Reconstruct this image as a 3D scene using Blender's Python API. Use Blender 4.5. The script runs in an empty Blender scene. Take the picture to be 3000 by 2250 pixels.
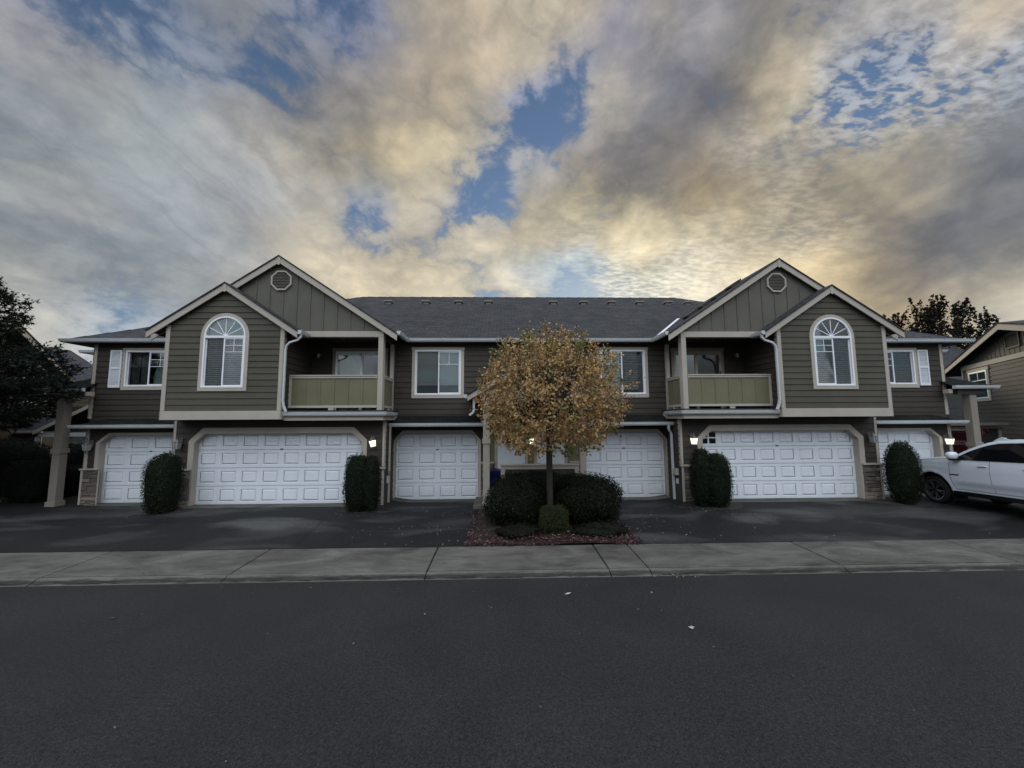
import bpy, math, random
from mathutils import Vector, Matrix
R = math.radians
random.seed(7)
SC = bpy.context.scene
COL = SC.collection
HX, HY, HZ = -1.0265, 0.0, 2.6          # where the photographer stands

def lin(c):
    c = c / 255.0
    return c / 12.92 if c <= 0.04045 else ((c + 0.055) / 1.055) ** 2.4

def rgb(r, g, b):
    return (lin(r), lin(g), lin(b), 1.0)

# ------------------------------------------------------------------ mesh builder
class MB:
    def __init__(self):
        self.v = []; self.f = []; self.uv = []; self.mi = []; self.cur = 0
    def face(self, pts, uv=None):
        n = len(self.v)
        self.v.extend([tuple(p) for p in pts])
        self.f.append(tuple(range(n, n + len(pts))))
        self.uv.append(uv); self.mi.append(self.cur)
        return self
    def mesh(self, verts, faces):
        n = len(self.v)
        self.v.extend([tuple(p) for p in verts])
        for f in faces:
            self.f.append(tuple(i + n for i in f)); self.uv.append(None); self.mi.append(self.cur)
        return self
    def box(self, x0, x1, y0, y1, z0, z1):
        if x0 > x1: x0, x1 = x1, x0
        if y0 > y1: y0, y1 = y1, y0
        if z0 > z1: z0, z1 = z1, z0
        v = [(x0,y0,z0),(x1,y0,z0),(x1,y1,z0),(x0,y1,z0),(x0,y0,z1),(x1,y0,z1),(x1,y1,z1),(x0,y1,z1)]
        return self.mesh(v, [(0,3,2,1),(4,5,6,7),(0,1,5,4),(1,2,6,5),(2,3,7,6),(3,0,4,7)])
    def prism(self, pts, y0, y1):
        """pts: (x,z) outline, seen from -Y counter-clockwise; extruded y0..y1"""
        n = len(pts)
        v = [(x, y0, z) for x, z in pts] + [(x, y1, z) for x, z in pts]
        f = [tuple(range(n)), tuple(range(2*n-1, n-1, -1))]
        for i in range(n):
            j = (i+1) % n
            f.append((i, i+n, j+n, j))
        return self.mesh(v, f)
    def ring(self, outer, inner, y0, y1, closed=False, y1in=None):
        """band between two polylines of (x,z), from y0 (front) to y1"""
        n = len(outer)
        yi = y1 if y1in is None else y1in
        v = []
        for (ox, oz), (ix, iz) in zip(outer, inner):
            v += [(ox,y0,oz),(ix,y0,iz),(ix,yi,iz),(ox,y1,oz)]
        f = []
        for i in range(n if closed else n-1):
            a = 4*i; b = 4*((i+1) % n)
            f += [(a,b,b+1,a+1),(a+1,b+1,b+2,a+2),(a+2,b+2,b+3,a+3),(a+3,b+3,b,a)]
        if not closed:
            f += [(0,1,2,3),(4*n-4,4*n-1,4*n-2,4*n-3)]
        return self.mesh(v, f)
    def slab(self, p, t):
        """sheet of 3 or 4 points p with thickness t below along its normal; uv in metres"""
        P = [Vector(q) for q in p]
        nrm = (P[1]-P[0]).cross(P[-1]-P[0]).normalized()
        if nrm.z < 0: nrm = -nrm
        u = (P[1]-P[0]).normalized(); w = nrm.cross(u)
        uv = [((q-P[0]).dot(u) + P[0].x, (q-P[0]).dot(w) + P[0].z) for q in P]
        self.face(P, uv)
        B = [q - nrm*t for q in P]
        self.face(B[::-1])
        n = len(P)
        for i in range(n):
            j = (i+1) % n
            self.face([P[i], B[i], B[j], P[j]])
        return self
    def tube(self, path, r, n=8, cap=True, r1=None):
        P = [Vector(p) for p in path]
        m = len(P); base = len(self.v)
        prev = None
        for i, p in enumerate(P):
            d = (P[min(i+1,m-1)] - P[max(i-1,0)]).normalized()
            a = Vector((0,0,1)) if abs(d.z) < .95 else Vector((1,0,0))
            if prev is None:
                x = d.cross(a).normalized()
            else:
                x = (prev - d*prev.dot(d)).normalized()
            prev = x
            y = d.cross(x)
            rr = r if r1 is None else r + (r1-r)*i/(m-1)
            for k in range(n):
                t = 2*math.pi*k/n + (math.pi/4 if n == 4 else 0)
                self.v.append(tuple(p + (x*math.cos(t) + y*math.sin(t))*rr))
        for i in range(m-1):
            for k in range(n):
                a = base+i*n+k; b = base+i*n+(k+1)%n
                self.f.append((a,b,b+n,a+n)); self.uv.append(None); self.mi.append(self.cur)
        if cap:
            self.f.append(tuple(base+k for k in range(n))[::-1]); self.uv.append(None); self.mi.append(self.cur)
            self.f.append(tuple(base+(m-1)*n+k for k in range(n))); self.uv.append(None); self.mi.append(self.cur)
        return self
    def lathe(self, prof, c, n=16, axis='z', cap=True):
        """prof: (radius, height) list about an axis through c"""
        base = len(self.v)
        for r, h in prof:
            for k in range(n):
                t = 2*math.pi*k/n
                a, b = r*math.cos(t), r*math.sin(t)
                if axis == 'z': q = (c[0]+a, c[1]+b, c[2]+h)
                elif axis == 'y': q = (c[0]+a, c[1]+h, c[2]+b)
                else: q = (c[0]+h, c[1]+a, c[2]+b)
                self.v.append(q)
        m = len(prof)
        for i in range(m-1):
            for k in range(n):
                a = base+i*n+k; b = base+i*n+(k+1)%n
                self.f.append((a,b,b+n,a+n)); self.uv.append(None); self.mi.append(self.cur)
        if cap:
            self.f.append(tuple(base+k for k in range(n))); self.uv.append(None); self.mi.append(self.cur)
            self.f.append(tuple(base+(m-1)*n+k for k in range(n))[::-1]); self.uv.append(None); self.mi.append(self.cur)
        return self
    def build(self, name, mats, parent=None, s=1, smooth=False, bevel=0.0, recalc=True, weld=False):
        me = bpy.data.meshes.new(name)
        v = [(x*s, y, z) for x, y, z in self.v] if s == -1 else self.v
        f = [t[::-1] for t in self.f] if s == -1 else self.f
        me.from_pydata(v, [], f)
        if not isinstance(mats, (list, tuple)): mats = [mats]
        for m in mats: me.materials.append(m)
        if len(mats) > 1:
            me.polygons.foreach_set('material_index', self.mi)
        if any(u is not None for u in self.uv):
            ul = me.uv_layers.new(name='UVMap')
            for p, u in zip(me.polygons, self.uv):
                if u is None: continue
                uu = u[::-1] if s == -1 else u
                for k, li in enumerate(p.loop_indices):
                    ul.data[li].uv = uu[k]
        if smooth:
            me.polygons.foreach_set('use_smooth', [True]*len(me.polygons))
        me.update()
        if recalc or weld:
            import bmesh
            bm = bmesh.new(); bm.from_mesh(me)
            if weld: bmesh.ops.remove_doubles(bm, verts=bm.verts, dist=1e-5)
            if recalc: bmesh.ops.recalc_face_normals(bm, faces=bm.faces)
            bm.to_mesh(me); bm.free()
        o = bpy.data.objects.new(name, me)
        COL.objects.link(o)
        if parent is not None: o.parent = parent
        if bevel > 0:
            md = o.modifiers.new('edge', 'BEVEL'); md.width = bevel; md.segments = 2; md.limit_method = 'ANGLE'
        return o

def tag(o, label=None, cat=None, group=None, kind=None):
    if label: o['label'] = label
    if cat: o['category'] = cat
    if group: o['group'] = group
    if kind: o['kind'] = kind
    return o

def empty(name, loc, rz=0.0):
    o = bpy.data.objects.new(name, None); COL.objects.link(o)
    o.location = loc; o.rotation_euler = (0, 0, rz); o.empty_display_size = 0.3
    return o

def kids(o):
    return [c for c in bpy.data.objects if c.parent == o]

def copy_tree(o, parent=None):
    ch = kids(o)
    c = o.copy(); COL.objects.link(c)
    if parent is not None: c.parent = parent
    for k in ch: copy_tree(k, c)
    return c

# ------------------------------------------------------------------ materials
class NT:
    def __init__(self, nt): self.nt = nt; self.n = nt.nodes; self.l = nt.links
    def new(self, t, **kw):
        n = self.n.new(t)
        for k, v in kw.items():
            if k == 'ins':
                for i, q in v.items():
                    if hasattr(q, 'is_linked') or isinstance(q, bpy.types.NodeSocket): self.l.new(q, n.inputs[i])
                    else: n.inputs[i].default_value = q
            else: setattr(n, k, v)
        return n
    def math(self, op, a, b=None, c=None, clamp=False):
        n = self.n.new('ShaderNodeMath'); n.operation = op; n.use_clamp = clamp
        for i, q in enumerate((a, b, c)):
            if q is None: continue
            if isinstance(q, (int, float)): n.inputs[i].default_value = q
            else: self.l.new(q, n.inputs[i])
        return n.outputs[0]
    def vmath(self, op, a, b=None, scale=None):
        n = self.n.new('ShaderNodeVectorMath'); n.operation = op
        for i, q in enumerate((a, b)):
            if q is None: continue
            if isinstance(q, (tuple, list, Vector)): n.inputs[i].default_value = tuple(q)
            else: self.l.new(q, n.inputs[i])
        if scale is not None:
            if isinstance(scale, (int, float)): n.inputs['Scale'].default_value = scale
            else: self.l.new(scale, n.inputs['Scale'])
        return n.outputs['Value'] if op in ('DOT_PRODUCT', 'LENGTH', 'DISTANCE') else n.outputs['Vector']
    def mix(self, f, a, b, mode='MIX'):
        n = self.n.new('ShaderNodeMix'); n.data_type = 'RGBA'; n.blend_type = mode
        for i, q in ((0, f), (6, a), (7, b)):
            if isinstance(q, (int, float)): n.inputs[i].default_value = q
            elif isinstance(q, (tuple, list)): n.inputs[i].default_value = q
            else: self.l.new(q, n.inputs[i])
        return n.outputs[2]
    def noise(self, vec, scale, detail=4, rough=.55, dist=0.0, out=0):
        n = self.n.new('ShaderNodeTexNoise')
        n.inputs['Scale'].default_value = scale; n.inputs['Detail'].default_value = detail
        n.inputs['Roughness'].default_value = rough; n.inputs['Distortion'].default_value = dist
        if vec is not None: self.l.new(vec, n.inputs['Vector'])
        return n.outputs[out]
    def ramp(self, f, stops, interp='LINEAR'):
        n = self.n.new('ShaderNodeValToRGB'); cr = n.color_ramp; cr.interpolation = interp
        while len(cr.elements) < len(stops): cr.elements.new(.5)
        for e, (p, c) in zip(cr.elements, stops):
            e.position = p
            e.color = c if isinstance(c, (tuple, list)) else (c, c, c, 1)
        self.l.new(f, n.inputs[0])
        return n.outputs[0]
    def mapr(self, v, a, b, c=0.0, d=1.0):
        n = self.n.new('ShaderNodeMapRange'); n.inputs[1].default_value = a; n.inputs[2].default_value = b
        n.inputs[3].default_value = c; n.inputs[4].default_value = d
        self.l.new(v, n.inputs[0]); return n.outputs[0]
    def bump(self, h, strength, dist=.02):
        n = self.n.new('ShaderNodeBump'); n.inputs['Strength'].default_value = strength; n.inputs['Distance'].default_value = dist
        self.l.new(h, n.inputs['Height']); return n.outputs[0]
    def mapping(self, vec, sc=(1,1,1), loc=(0,0,0), rot=(0,0,0)):
        n = self.n.new('ShaderNodeMapping'); n.inputs['Scale'].default_value = sc; n.inputs['Location'].default_value = loc
        n.inputs['Rotation'].default_value = rot
        self.l.new(vec, n.inputs['Vector']); return n.outputs[0]

MATS = {}
def newmat(name):
    m = bpy.data.materials.new(name); m.use_nodes = True
    t = NT(m.node_tree); bs = t.n['Principled BSDF']
    MATS[name] = m
    return m, t, bs

def coords(t, out='Object'):
    return t.new('ShaderNodeTexCoord').outputs[out]

def paint(name, col, rough=.55, var=.08, dirt=.12, island=.05, bump=.15, grain=(2, 2, 30), spec=.22, scale=1.6):
    """painted surface: base colour, slight per-board variation, soft weathering, fine grain"""
    m, t, bs = newmat(name)
    co = coords(t)
    ge = t.new('ShaderNodeNewGeometry')
    rnd = ge.outputs['Random Per Island']
    big = t.noise(co, scale, 5, .6)
    fine = t.noise(t.mapping(co, grain), 14, 4, .6)
    k = t.math('ADD', t.mapr(big, .3, .7, 1-var, 1+var), t.mapr(rnd, 0, 1, -island, island))
    k = t.math('ADD', k, t.mapr(fine, .3, .7, -dirt*.5, dirt*.5))
    c = t.vmath('SCALE', col[:3], None, k)
    t.l.new(c, bs.inputs['Base Color'])
    bs.inputs['Roughness'].default_value = rough
    bs.inputs['Specular IOR Level'].default_value = spec
    if bump: t.l.new(t.bump(fine, bump, .01), bs.inputs['Normal'])
    return m

def make_materials():
    # trim, siding, panels
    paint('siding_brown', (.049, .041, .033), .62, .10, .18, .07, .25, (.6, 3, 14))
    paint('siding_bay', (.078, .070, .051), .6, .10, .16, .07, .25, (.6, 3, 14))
    paint('panel_gable', (.122, .114, .090), .65, .10, .18, .04, .25, (10, 3, 1))
    paint('panel_olive', (.165, .150, .092), .6, .10, .15, .05, .25, (10, 3, 1))
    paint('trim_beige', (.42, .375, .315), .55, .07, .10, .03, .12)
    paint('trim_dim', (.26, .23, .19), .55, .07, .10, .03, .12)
    paint('white_paint', (.75, .78, .81), .42, .03, .04, .012, .06, (6, 6, 6), .5)
    paint('vinyl_white', (.80, .81, .82), .35, .02, .03, .01, .0)
    paint('gutter_white', (.53, .54, .54), .4, .06, .10, .02, .05, (1, 1, 1), .5)
    paint('shutter_white', (.70, .71, .73), .45, .03, .04, .02, .05)
    paint('dark_metal', (.035, .033, .03), .4, .1, .1, .0, .1)
    paint('black', (.008, .008, .009), .8, .1, .1, .0, .0)
    paint('room_dark', (.03, .03, .03), .9, .05, .05, .0, .0)
    paint('red_door', (.042, .006, .008), .5, .08, .1, .0, .05)
    paint('red_sign', (.20, .02, .03), .5, .05, .05, .0, .0)
    paint('sign_white', (.28, .22, .22), .6, .03, .03, .0, .0)
    paint('bin_blue', (.012, .016, .085), .45, .08, .1, .0, .05)
    paint('badge_grey', (.12, .12, .125), .4, .02, .02, .0, .0)
    paint('brass', (.3, .25, .17), .35, .05, .05, .0, .0)
    paint('pewter', (.17, .165, .15), .4, .08, .08, .0, .1)
    paint('blind', (.82, .83, .80), .6, .02, .03, .03, .0)
    paint('curtain', (.78, .82, .78), .8, .05, .08, .02, .0, (30, 30, 1))
    paint('drape', (.62, .64, .60), .8, .05, .15, .02, .0, (30, 30, 1))
    paint('drape_dark', (.45, .44, .42), .8, .05, .15, .02, .0, (30, 30, 1))
    paint('rail_dim', (.20, .19, .15), .6, .08, .1, .02, .1)
    paint('neighbour_siding', (.056, .052, .048), .6, .1, .16, .07, .2, (.6, 3, 14))
    paint('neighbour_tan', (.075, .055, .032), .6, .1, .16, .07, .2, (.6, 3, 14))
    paint('car_black', (.006, .006, .007), .45, .05, .05, 0, 0)
    paint('tyre', (.012, .012, .012), .75, .1, .1, 0, .2)

    # stone veneer
    m, t, bs = newmat('stone')
    co = coords(t); ge = t.new('ShaderNodeNewGeometry')
    n1 = t.noise(co, 9, 6, .65); n2 = t.noise(co, 40, 4, .6)
    c = t.ramp(ge.outputs['Random Per Island'], [(0, (.09, .075, .06, 1)), (.35, (.16, .13, .10, 1)), (.6, (.11, .095, .085, 1)), (.8, (.22, .18, .135, 1)), (1, (.27, .22, .165, 1))])
    c = t.vmath('SCALE', c, None, t.mapr(n1, .25, .75, .55, 1.35))
    t.l.new(c, bs.inputs['Base Color']); bs.inputs['Roughness'].default_value = .85
    h = t.math('ADD', n1, t.math('MULTIPLY', n2, .4))
    t.l.new(t.bump(h, .9, .03), bs.inputs['Normal'])
    paint('mortar', (.05, .045, .04), .9, .2, .2, 0, .3)

    # asphalt shingles
    m, t, bs = newmat('shingles')
    uv = coords(t, 'UV'); ob = coords(t)
    br = t.new('ShaderNodeTexBrick', offset=.5)
    br.inputs['Scale'].default_value = 1.0
    br.inputs['Mortar Size'].default_value = .012; br.inputs['Mortar Smooth'].default_value = .4
    br.inputs['Brick Width'].default_value = .30; br.inputs['Row Height'].default_value = .14
    br.inputs['Color1'].default_value = (.027, .0275, .030, 1); br.inputs['Color2'].default_value = (.050, .0495, .052, 1)
    br.inputs['Mortar'].default_value = (.016, .016, .018, 1)
    wob = t.noise(uv, 3, 3, .5, 0, 1)
    uvw = t.vmath('ADD', uv, t.vmath('SCALE', t.vmath('SUBTRACT', wob, (.5,.5,.5)), None, .035))
    t.l.new(uvw, br.inputs['Vector'])
    n1 = t.noise(ob, 1.2, 4, .6); n2 = t.noise(ob, 60, 3, .7); n3 = t.noise(uv, 9, 3, .6)
    k = t.math('MULTIPLY', t.mapr(n1, .3, .7, .75, 1.25), t.mapr(n2, .3, .7, .6, 1.4))
    k = t.math('MULTIPLY', k, t.mapr(n3, .3, .7, .7, 1.3))
    t.l.new(t.vmath('SCALE', br.outputs['Color'], None, k), bs.inputs['Base Color'])
    bs.inputs['Roughness'].default_value = .85; bs.inputs['Specular IOR Level'].default_value = .3
    h = t.math('ADD', t.math('MULTIPLY', br.outputs['Fac'], -1.0), t.math('MULTIPLY', n2, .4))
    t.l.new(t.bump(h, .8, .02), bs.inputs['Normal'])

    m2 = m.copy(); m2.name = 'shingles_dark'; MATS['shingles_dark'] = m2  # darker, less shiny copy of the shingles for the pent and porch roofs
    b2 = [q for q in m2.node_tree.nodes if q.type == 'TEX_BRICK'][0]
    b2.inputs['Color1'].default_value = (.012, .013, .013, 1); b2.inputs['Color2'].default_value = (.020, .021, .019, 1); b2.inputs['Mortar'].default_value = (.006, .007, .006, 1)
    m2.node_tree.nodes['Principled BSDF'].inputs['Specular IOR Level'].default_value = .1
    t = NT(MATS['white_paint'].node_tree); bs = t.n['Principled BSDF']; co = coords(t)
    src = bs.inputs['Base Color'].links[0].from_socket
    z = t.new('ShaderNodeSeparateXYZ', ins={0: co}).outputs[2]
    n1 = t.noise(t.mapping(co, (2.2, 1, .5)), 3, 5, .7); n2 = t.noise(t.mapping(co, (6, 1, .35)), 2.5, 4, .6)
    g = t.math('MULTIPLY', t.mapr(t.math('ADD', z, t.mapr(n1, .3, .7, -.12, .12)), .30, -.02, 0, .35), t.mapr(n1, .3, .7, .4, 1))
    st = t.math('MULTIPLY', t.mapr(n2, .52, .75, 0, .09), 1.0)
    t.l.new(t.mix(t.math('ADD', g, st, None, True), src, (.30, .285, .25, 1)), bs.inputs['Base Color'])

    # road / driveway asphalt
    def asphalt(name, dark, light, patch, speck, seedloc):
        m, t, bs = newmat(name)
        co = t.mapping(coords(t), (1,1,1), seedloc)
        a = t.noise(co, 90, 3, .7); b = t.noise(co, 30, 5, .7); cgr = t.noise(co, .55, 5, .6, .6)
        vo = t.new('ShaderNodeTexVoronoi'); vo.inputs['Scale'].default_value = 75; t.l.new(co, vo.inputs['Vector'])
        sp = t.math('MULTIPLY', t.math('LESS_THAN', vo.outputs['Distance'], .22), t.math('GREATER_THAN', t.new('ShaderNodeSeparateColor', ins={0: vo.outputs['Color']}).outputs[0], .72))
        k = t.math('MULTIPLY', t.mapr(a, .3, .7, .35, 1.65), t.mapr(b, .3, .7, .55, 1.45))
        base = t.mix(t.mapr(cgr, .35, .68), dark, light)
        if patch:
            p = t.noise(t.mapping(co, (.35, .9, 1), (3.3, 1.7, 0), (0, 0, .15)), .9, 3, .5, .5)
            base = t.mix(t.math('MULTIPLY', t.mapr(p, .5, .66), .75), base, patch)
        if patch:
            ob = coords(t); wv = t.vmath('SCALE', t.vmath('SUBTRACT', t.noise(ob, 1.1, 5, .6, 0, 1), (.5, .5, .5)), None, 1.1)
            ow = t.vmath('ADD', ob, wv); tot = None
            for px, py, rx, ry, an, amt in ((-9.5, 10.35, 1.7, .42, .18, .9), (-6.75, 10.25, 1.15, .55, .05, 1.0), (-8.6, 11.6, 2.0, .35, .05, .45), (4.75, 10.25, .8, .42, -.1, .8), (8.3, 10.9, 2.2, .5, .0, .4), (-13.5, 10.5, 1.2, .25, 0, .4), (9.6, 9.5, 1.4, .35, .1, .35)):
                q = t.mapping(ow, (1/rx, 1/ry, 0), (-(px*math.cos(an)+py*math.sin(an))/rx, -(-px*math.sin(an)+py*math.cos(an))/ry, 0), (0, 0, -an))
                g = t.math('MULTIPLY', t.mapr(t.vmath('LENGTH', q), 1.15, .45, 0, 1), amt)
                tot = g if tot is None else t.math('MAXIMUM', tot, g)
            base = t.mix(t.math('MULTIPLY', tot, .85, None, True), base, (patch[0]*1.25, patch[1]*1.25, patch[2]*1.25, 1))
        c = t.vmath('SCALE', base, None, k)
        c = t.mix(t.math('MULTIPLY', sp, speck), c, (.17, .17, .165, 1))
        t.l.new(c, bs.inputs['Base Color'])
        t.l.new(t.mapr(cgr, .3, .7, .62, .78), bs.inputs['Roughness'])
        bs.inputs['Specular IOR Level'].default_value = .13
        h = t.math('ADD', t.math('MULTIPLY', a, .6), b)
        t.l.new(t.bump(h, .85, .012), bs.inputs['Normal'])
        return m
    asphalt('asphalt_road', (.0225, .0225, .0222, 1), (.0295, .0293, .0288, 1), None, .42, (0, 0, 0))
    asphalt('asphalt_drive', (.0125, .0128, .0130, 1), (.0205, .0205, .0205, 1), (.066, .066, .063, 1), .30, (5.1, 2.2, 0))

    # concrete
    m, t, bs = newmat('concrete')
    co = coords(t); ge = t.new('ShaderNodeNewGeometry')
    a = t.noise(t.mapping(co, (.6, 1.2, 1)), 1.3, 6, .65, .8); b = t.noise(co, 90, 3, .65); d = t.noise(t.mapping(co, (.5, 2, 1)), 4, 5, .7, .4)
    base = t.ramp(a, [(.26, (.042, .038, .032, 1)), (.5, (.098, .092, .080, 1)), (.74, (.155, .148, .132, 1))])
    k = t.math('MULTIPLY', t.mapr(b, .3, .7, .78, 1.22), t.mapr(d, .3, .7, .80, 1.18))
    k = t.math('MULTIPLY', k, t.mapr(ge.outputs['Random Per Island'], 0, 1, .93, 1.07))
    t.l.new(t.vmath('SCALE', base, None, k), bs.inputs['Base Color'])
    bs.inputs['Roughness'].default_value = .85; bs.inputs['Specular IOR Level'].default_value = .2
    t.l.new(t.bump(b, .5, .008), bs.inputs['Normal'])
    m, t, bs = newmat('kerb_concrete')
    co = coords(t); y = t.new('ShaderNodeSeparateXYZ', ins={0: co}).outputs[1]
    a = t.noise(t.mapping(co, (.6, 1.2, 1)), 1.3, 6, .65, .8); b = t.noise(co, 90, 3, .65); e = t.noise(t.mapping(co, (.8, 6, 1)), 3, 5, .7)
    base = t.ramp(a, [(.28, (.070, .066, .058, 1)), (.5, (.115, .108, .095, 1)), (.72, (.150, .142, .126, 1))])
    yy = t.math('ADD', y, t.mapr(e, .3, .7, -.035, .035))
    band = t.math('MULTIPLY', t.mapr(yy, 7.15, 7.185), t.mapr(yy, 7.285, 7.245))
    band = t.math('MULTIPLY', band, t.mapr(e, .3, .6, .55, 1.0))
    c = t.mix(band, t.vmath('SCALE', base, None, t.mapr(b, .3, .7, .8, 1.2)), (.022, .020, .017, 1))
    t.l.new(c, bs.inputs['Base Color']); bs.inputs['Roughness'].default_value = .9; bs.inputs['Specular IOR Level'].default_value = .15
    paint('crack_dark', (.012, .012, .012), .9, .2, .2, 0, 0)

    # soil, mulch, lawn
    m, t, bs = newmat('soil')
    co = coords(t); a = t.noise(co, 3, 5, .6); b = t.noise(co, 60, 4, .7)
    c = t.ramp(b, [(.3, (.010, .008, .006, 1)), (.55, (.035, .027, .02, 1)), (.8, (.075, .06, .045, 1))])
    t.l.new(t.vmath('SCALE', c, None, t.mapr(a, .3, .7, .6, 1.3)), bs.inputs['Base Color'])
    bs.inputs['Roughness'].default_value = .95
    t.l.new(t.bump(b, 1.0, .03), bs.inputs['Normal'])
    m, t, bs = newmat('lawn')
    co = coords(t); a = t.noise(co, .4, 5, .6); b = t.noise(co, 40, 4, .7)
    c = t.ramp(b, [(.3, (.012, .018, .008, 1)), (.7, (.05, .06, .025, 1))])
    t.l.new(t.vmath('SCALE', c, None, t.mapr(a, .3, .7, .7, 1.3)), bs.inputs['Base Color'])
    bs.inputs['Roughness'].default_value = .95

    # foliage: colour per leaf from a ramp, a little light let through
    def leaf(name, stops, rough=.55, trans=.15, pos=None):
        m, t, bs = newmat(name)
        ge = t.new('ShaderNodeNewGeometry')
        co = coords(t)
        clump = t.noise(co, 2.6, 3, .55)
        f = t.math('ADD', t.math('MULTIPLY', ge.outputs['Random Per Island'], .6), t.mapr(clump, .3, .7, -.02, .42))
        c = t.ramp(f, stops)
        t.l.new(c, bs.inputs['Base Color'])
        bs.inputs['Roughness'].default_value = rough; bs.inputs['Specular IOR Level'].default_value = .12
        tr = t.new('ShaderNodeBsdfTranslucent'); t.l.new(c, tr.inputs[0])
        mx = t.new('ShaderNodeMixShader'); mx.inputs[0].default_value = trans
        t.l.new(bs.outputs[0], mx.inputs[1]); t.l.new(tr.outputs[0], mx.inputs[2])
        t.l.new(mx.outputs[0], t.n['Material Output'].inputs[0])
        return m
    leaf('leaf_autumn', [(0, (.06, .040, .020, 1)), (.2, (.17, .10, .042, 1)), (.4, (.40, .245, .105, 1)), (.6, (.50, .325, .155, 1)), (.78, (.36, .275, .115, 1)), (1, (.64, .48, .29, 1))], .6, .25)
    leaf('leaf_green_edge', [(0, (.06, .075, .03, 1)), (.5, (.13, .15, .05, 1)), (1, (.25, .25, .10, 1))], .6, .25)
    leaf('leaf_arborvitae', [(0, (.003, .006, .003, 1)), (.5, (.009, .016, .006, 1)), (1, (.028, .040, .014, 1))], .65, .05)
    leaf('leaf_hedge', [(0, (.003, .005, .003, 1)), (.5, (.008, .012, .006, 1)), (1, (.022, .030, .014, 1))], .5, .05)
    leaf('leaf_boxwood', [(0, (.010, .014, .005, 1)), (.5, (.03, .038, .010, 1)), (1, (.075, .085, .020, 1))], .55, .1)
    leaf('leaf_dark_hedge', [(0, (.002, .003, .002, 1)), (.5, (.004, .006, .003, 1)), (1, (.010, .013, .007, 1))], .6, .04)
    leaf('leaf_maple', [(0, (.008, .008, .006, 1)), (.5, (.020, .018, .012, 1)), (1, (.050, .032, .024, 1))], .7, .15)
    leaf('needle', [(0, (.005, .009, .007, 1)), (.5, (.012, .019, .014, 1)), (1, (.028, .040, .028, 1))], .6, .08)
    leaf('leaf_cover_red', [(0, (.014, .006, .006, 1)), (.4, (.038, .012, .014, 1)), (.7, (.095, .045, .046, 1)), (1, (.22, .15, .14, 1))], .6, .1)
    leaf('leaf_cover_dark', [(0, (.004, .005, .003, 1)), (.6, (.010, .012, .007, 1)), (1, (.030, .028, .018, 1))], .6, .05)
    leaf('leaf_fallen', [(0, (.06, .045, .03, 1)), (.5, (.13, .10, .07, 1)), (.8, (.24, .20, .15, 1)), (1, (.42, .40, .36, 1))], .7, .05)
    m, t, bs = newmat('bark')
    co = coords(t); a = t.noise(t.mapping(co, (1, 1, .25)), 30, 5, .65)
    t.l.new(t.ramp(a, [(.3, (.012, .010, .008, 1)), (.7, (.055, .045, .036, 1))]), bs.inputs['Base Color'])
    bs.inputs['Roughness'].default_value = .9; t.l.new(t.bump(a, .8, .02), bs.inputs['Normal'])

    # glass panes: see-through with a clear reflection
    def glass(name, tint, lo, hi, rough=.015):
        m, t, bs = newmat(name)
        t.n.remove(bs)
        tr = t.new('ShaderNodeBsdfTransparent'); tr.inputs[0].default_value = tint
        gl = t.new('ShaderNodeBsdfGlossy'); gl.inputs['Roughness'].default_value = rough; gl.inputs[0].default_value = (.95, .97, 1, 1)
        wob = t.noise(coords(t), 1.5, 2, .5)
        t.l.new(t.bump(wob, .05, .05), gl.inputs['Normal'])
        lw = t.new('ShaderNodeFresnel'); lw.inputs[0].default_value = 1.5
        mx = t.new('ShaderNodeMixShader'); t.l.new(t.mapr(lw.outputs[0], .04, 1, lo, hi), mx.inputs[0])
        t.l.new(tr.outputs[0], mx.inputs[1]); t.l.new(gl.outputs[0], mx.inputs[2])
        t.l.new(mx.outputs[0], t.n['Material Output'].inputs[0])
        return m
    glass('glass_pane', (.86, .90, .88, 1), .20, 1.0)
    glass('glass_screen', (.64, .66, .65, 1), .08, .7, .05)
    glass('glass_tint', (.03, .03, .03, 1), .05, .9)
    # lantern panes: lit ones give off light
    m, t, bs = newmat('lantern_lit')
    co = coords(t); n = t.noise(co, 12, 2, .5)
    bs.inputs['Base Color'].default_value = (.8, .78, .7, 1)
    bs.inputs['Emission Color'].default_value = (1.0, .93, .74, 1)
    t.l.new(t.mapr(n, .3, .7, 1.0, 1.9), bs.inputs['Emission Strength'])
    m, t, bs = newmat('lantern_unlit')
    bs.inputs['Base Color'].default_value = (.34, .35, .34, 1); bs.inputs['Roughness'].default_value = .25
    # car paint
    m, t, bs = newmat('car_white')
    n = t.noise(coords(t), 2.0, 3, .5)
    t.l.new(t.vmath('SCALE', (.66, .70, .75), None, t.mapr(n, .3, .7, .97, 1.03)), bs.inputs['Base Color'])
    bs.inputs['Roughness'].default_value = .32; bs.inputs['Coat Weight'].default_value = .6; bs.inputs['Coat Roughness'].default_value = .06
    m, t, bs = newmat('alloy')
    bs.inputs['Base Color'].default_value = (.30, .30, .31, 1); bs.inputs['Metallic'].default_value = .9; bs.inputs['Roughness'].default_value = .3
    m, t, bs = newmat('chrome_dark')
    bs.inputs['Base Color'].default_value = (.05, .052, .055, 1); bs.inputs['Metallic'].default_value = .6; bs.inputs['Roughness'].default_value = .3
make_materials()
M = MATS

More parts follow.
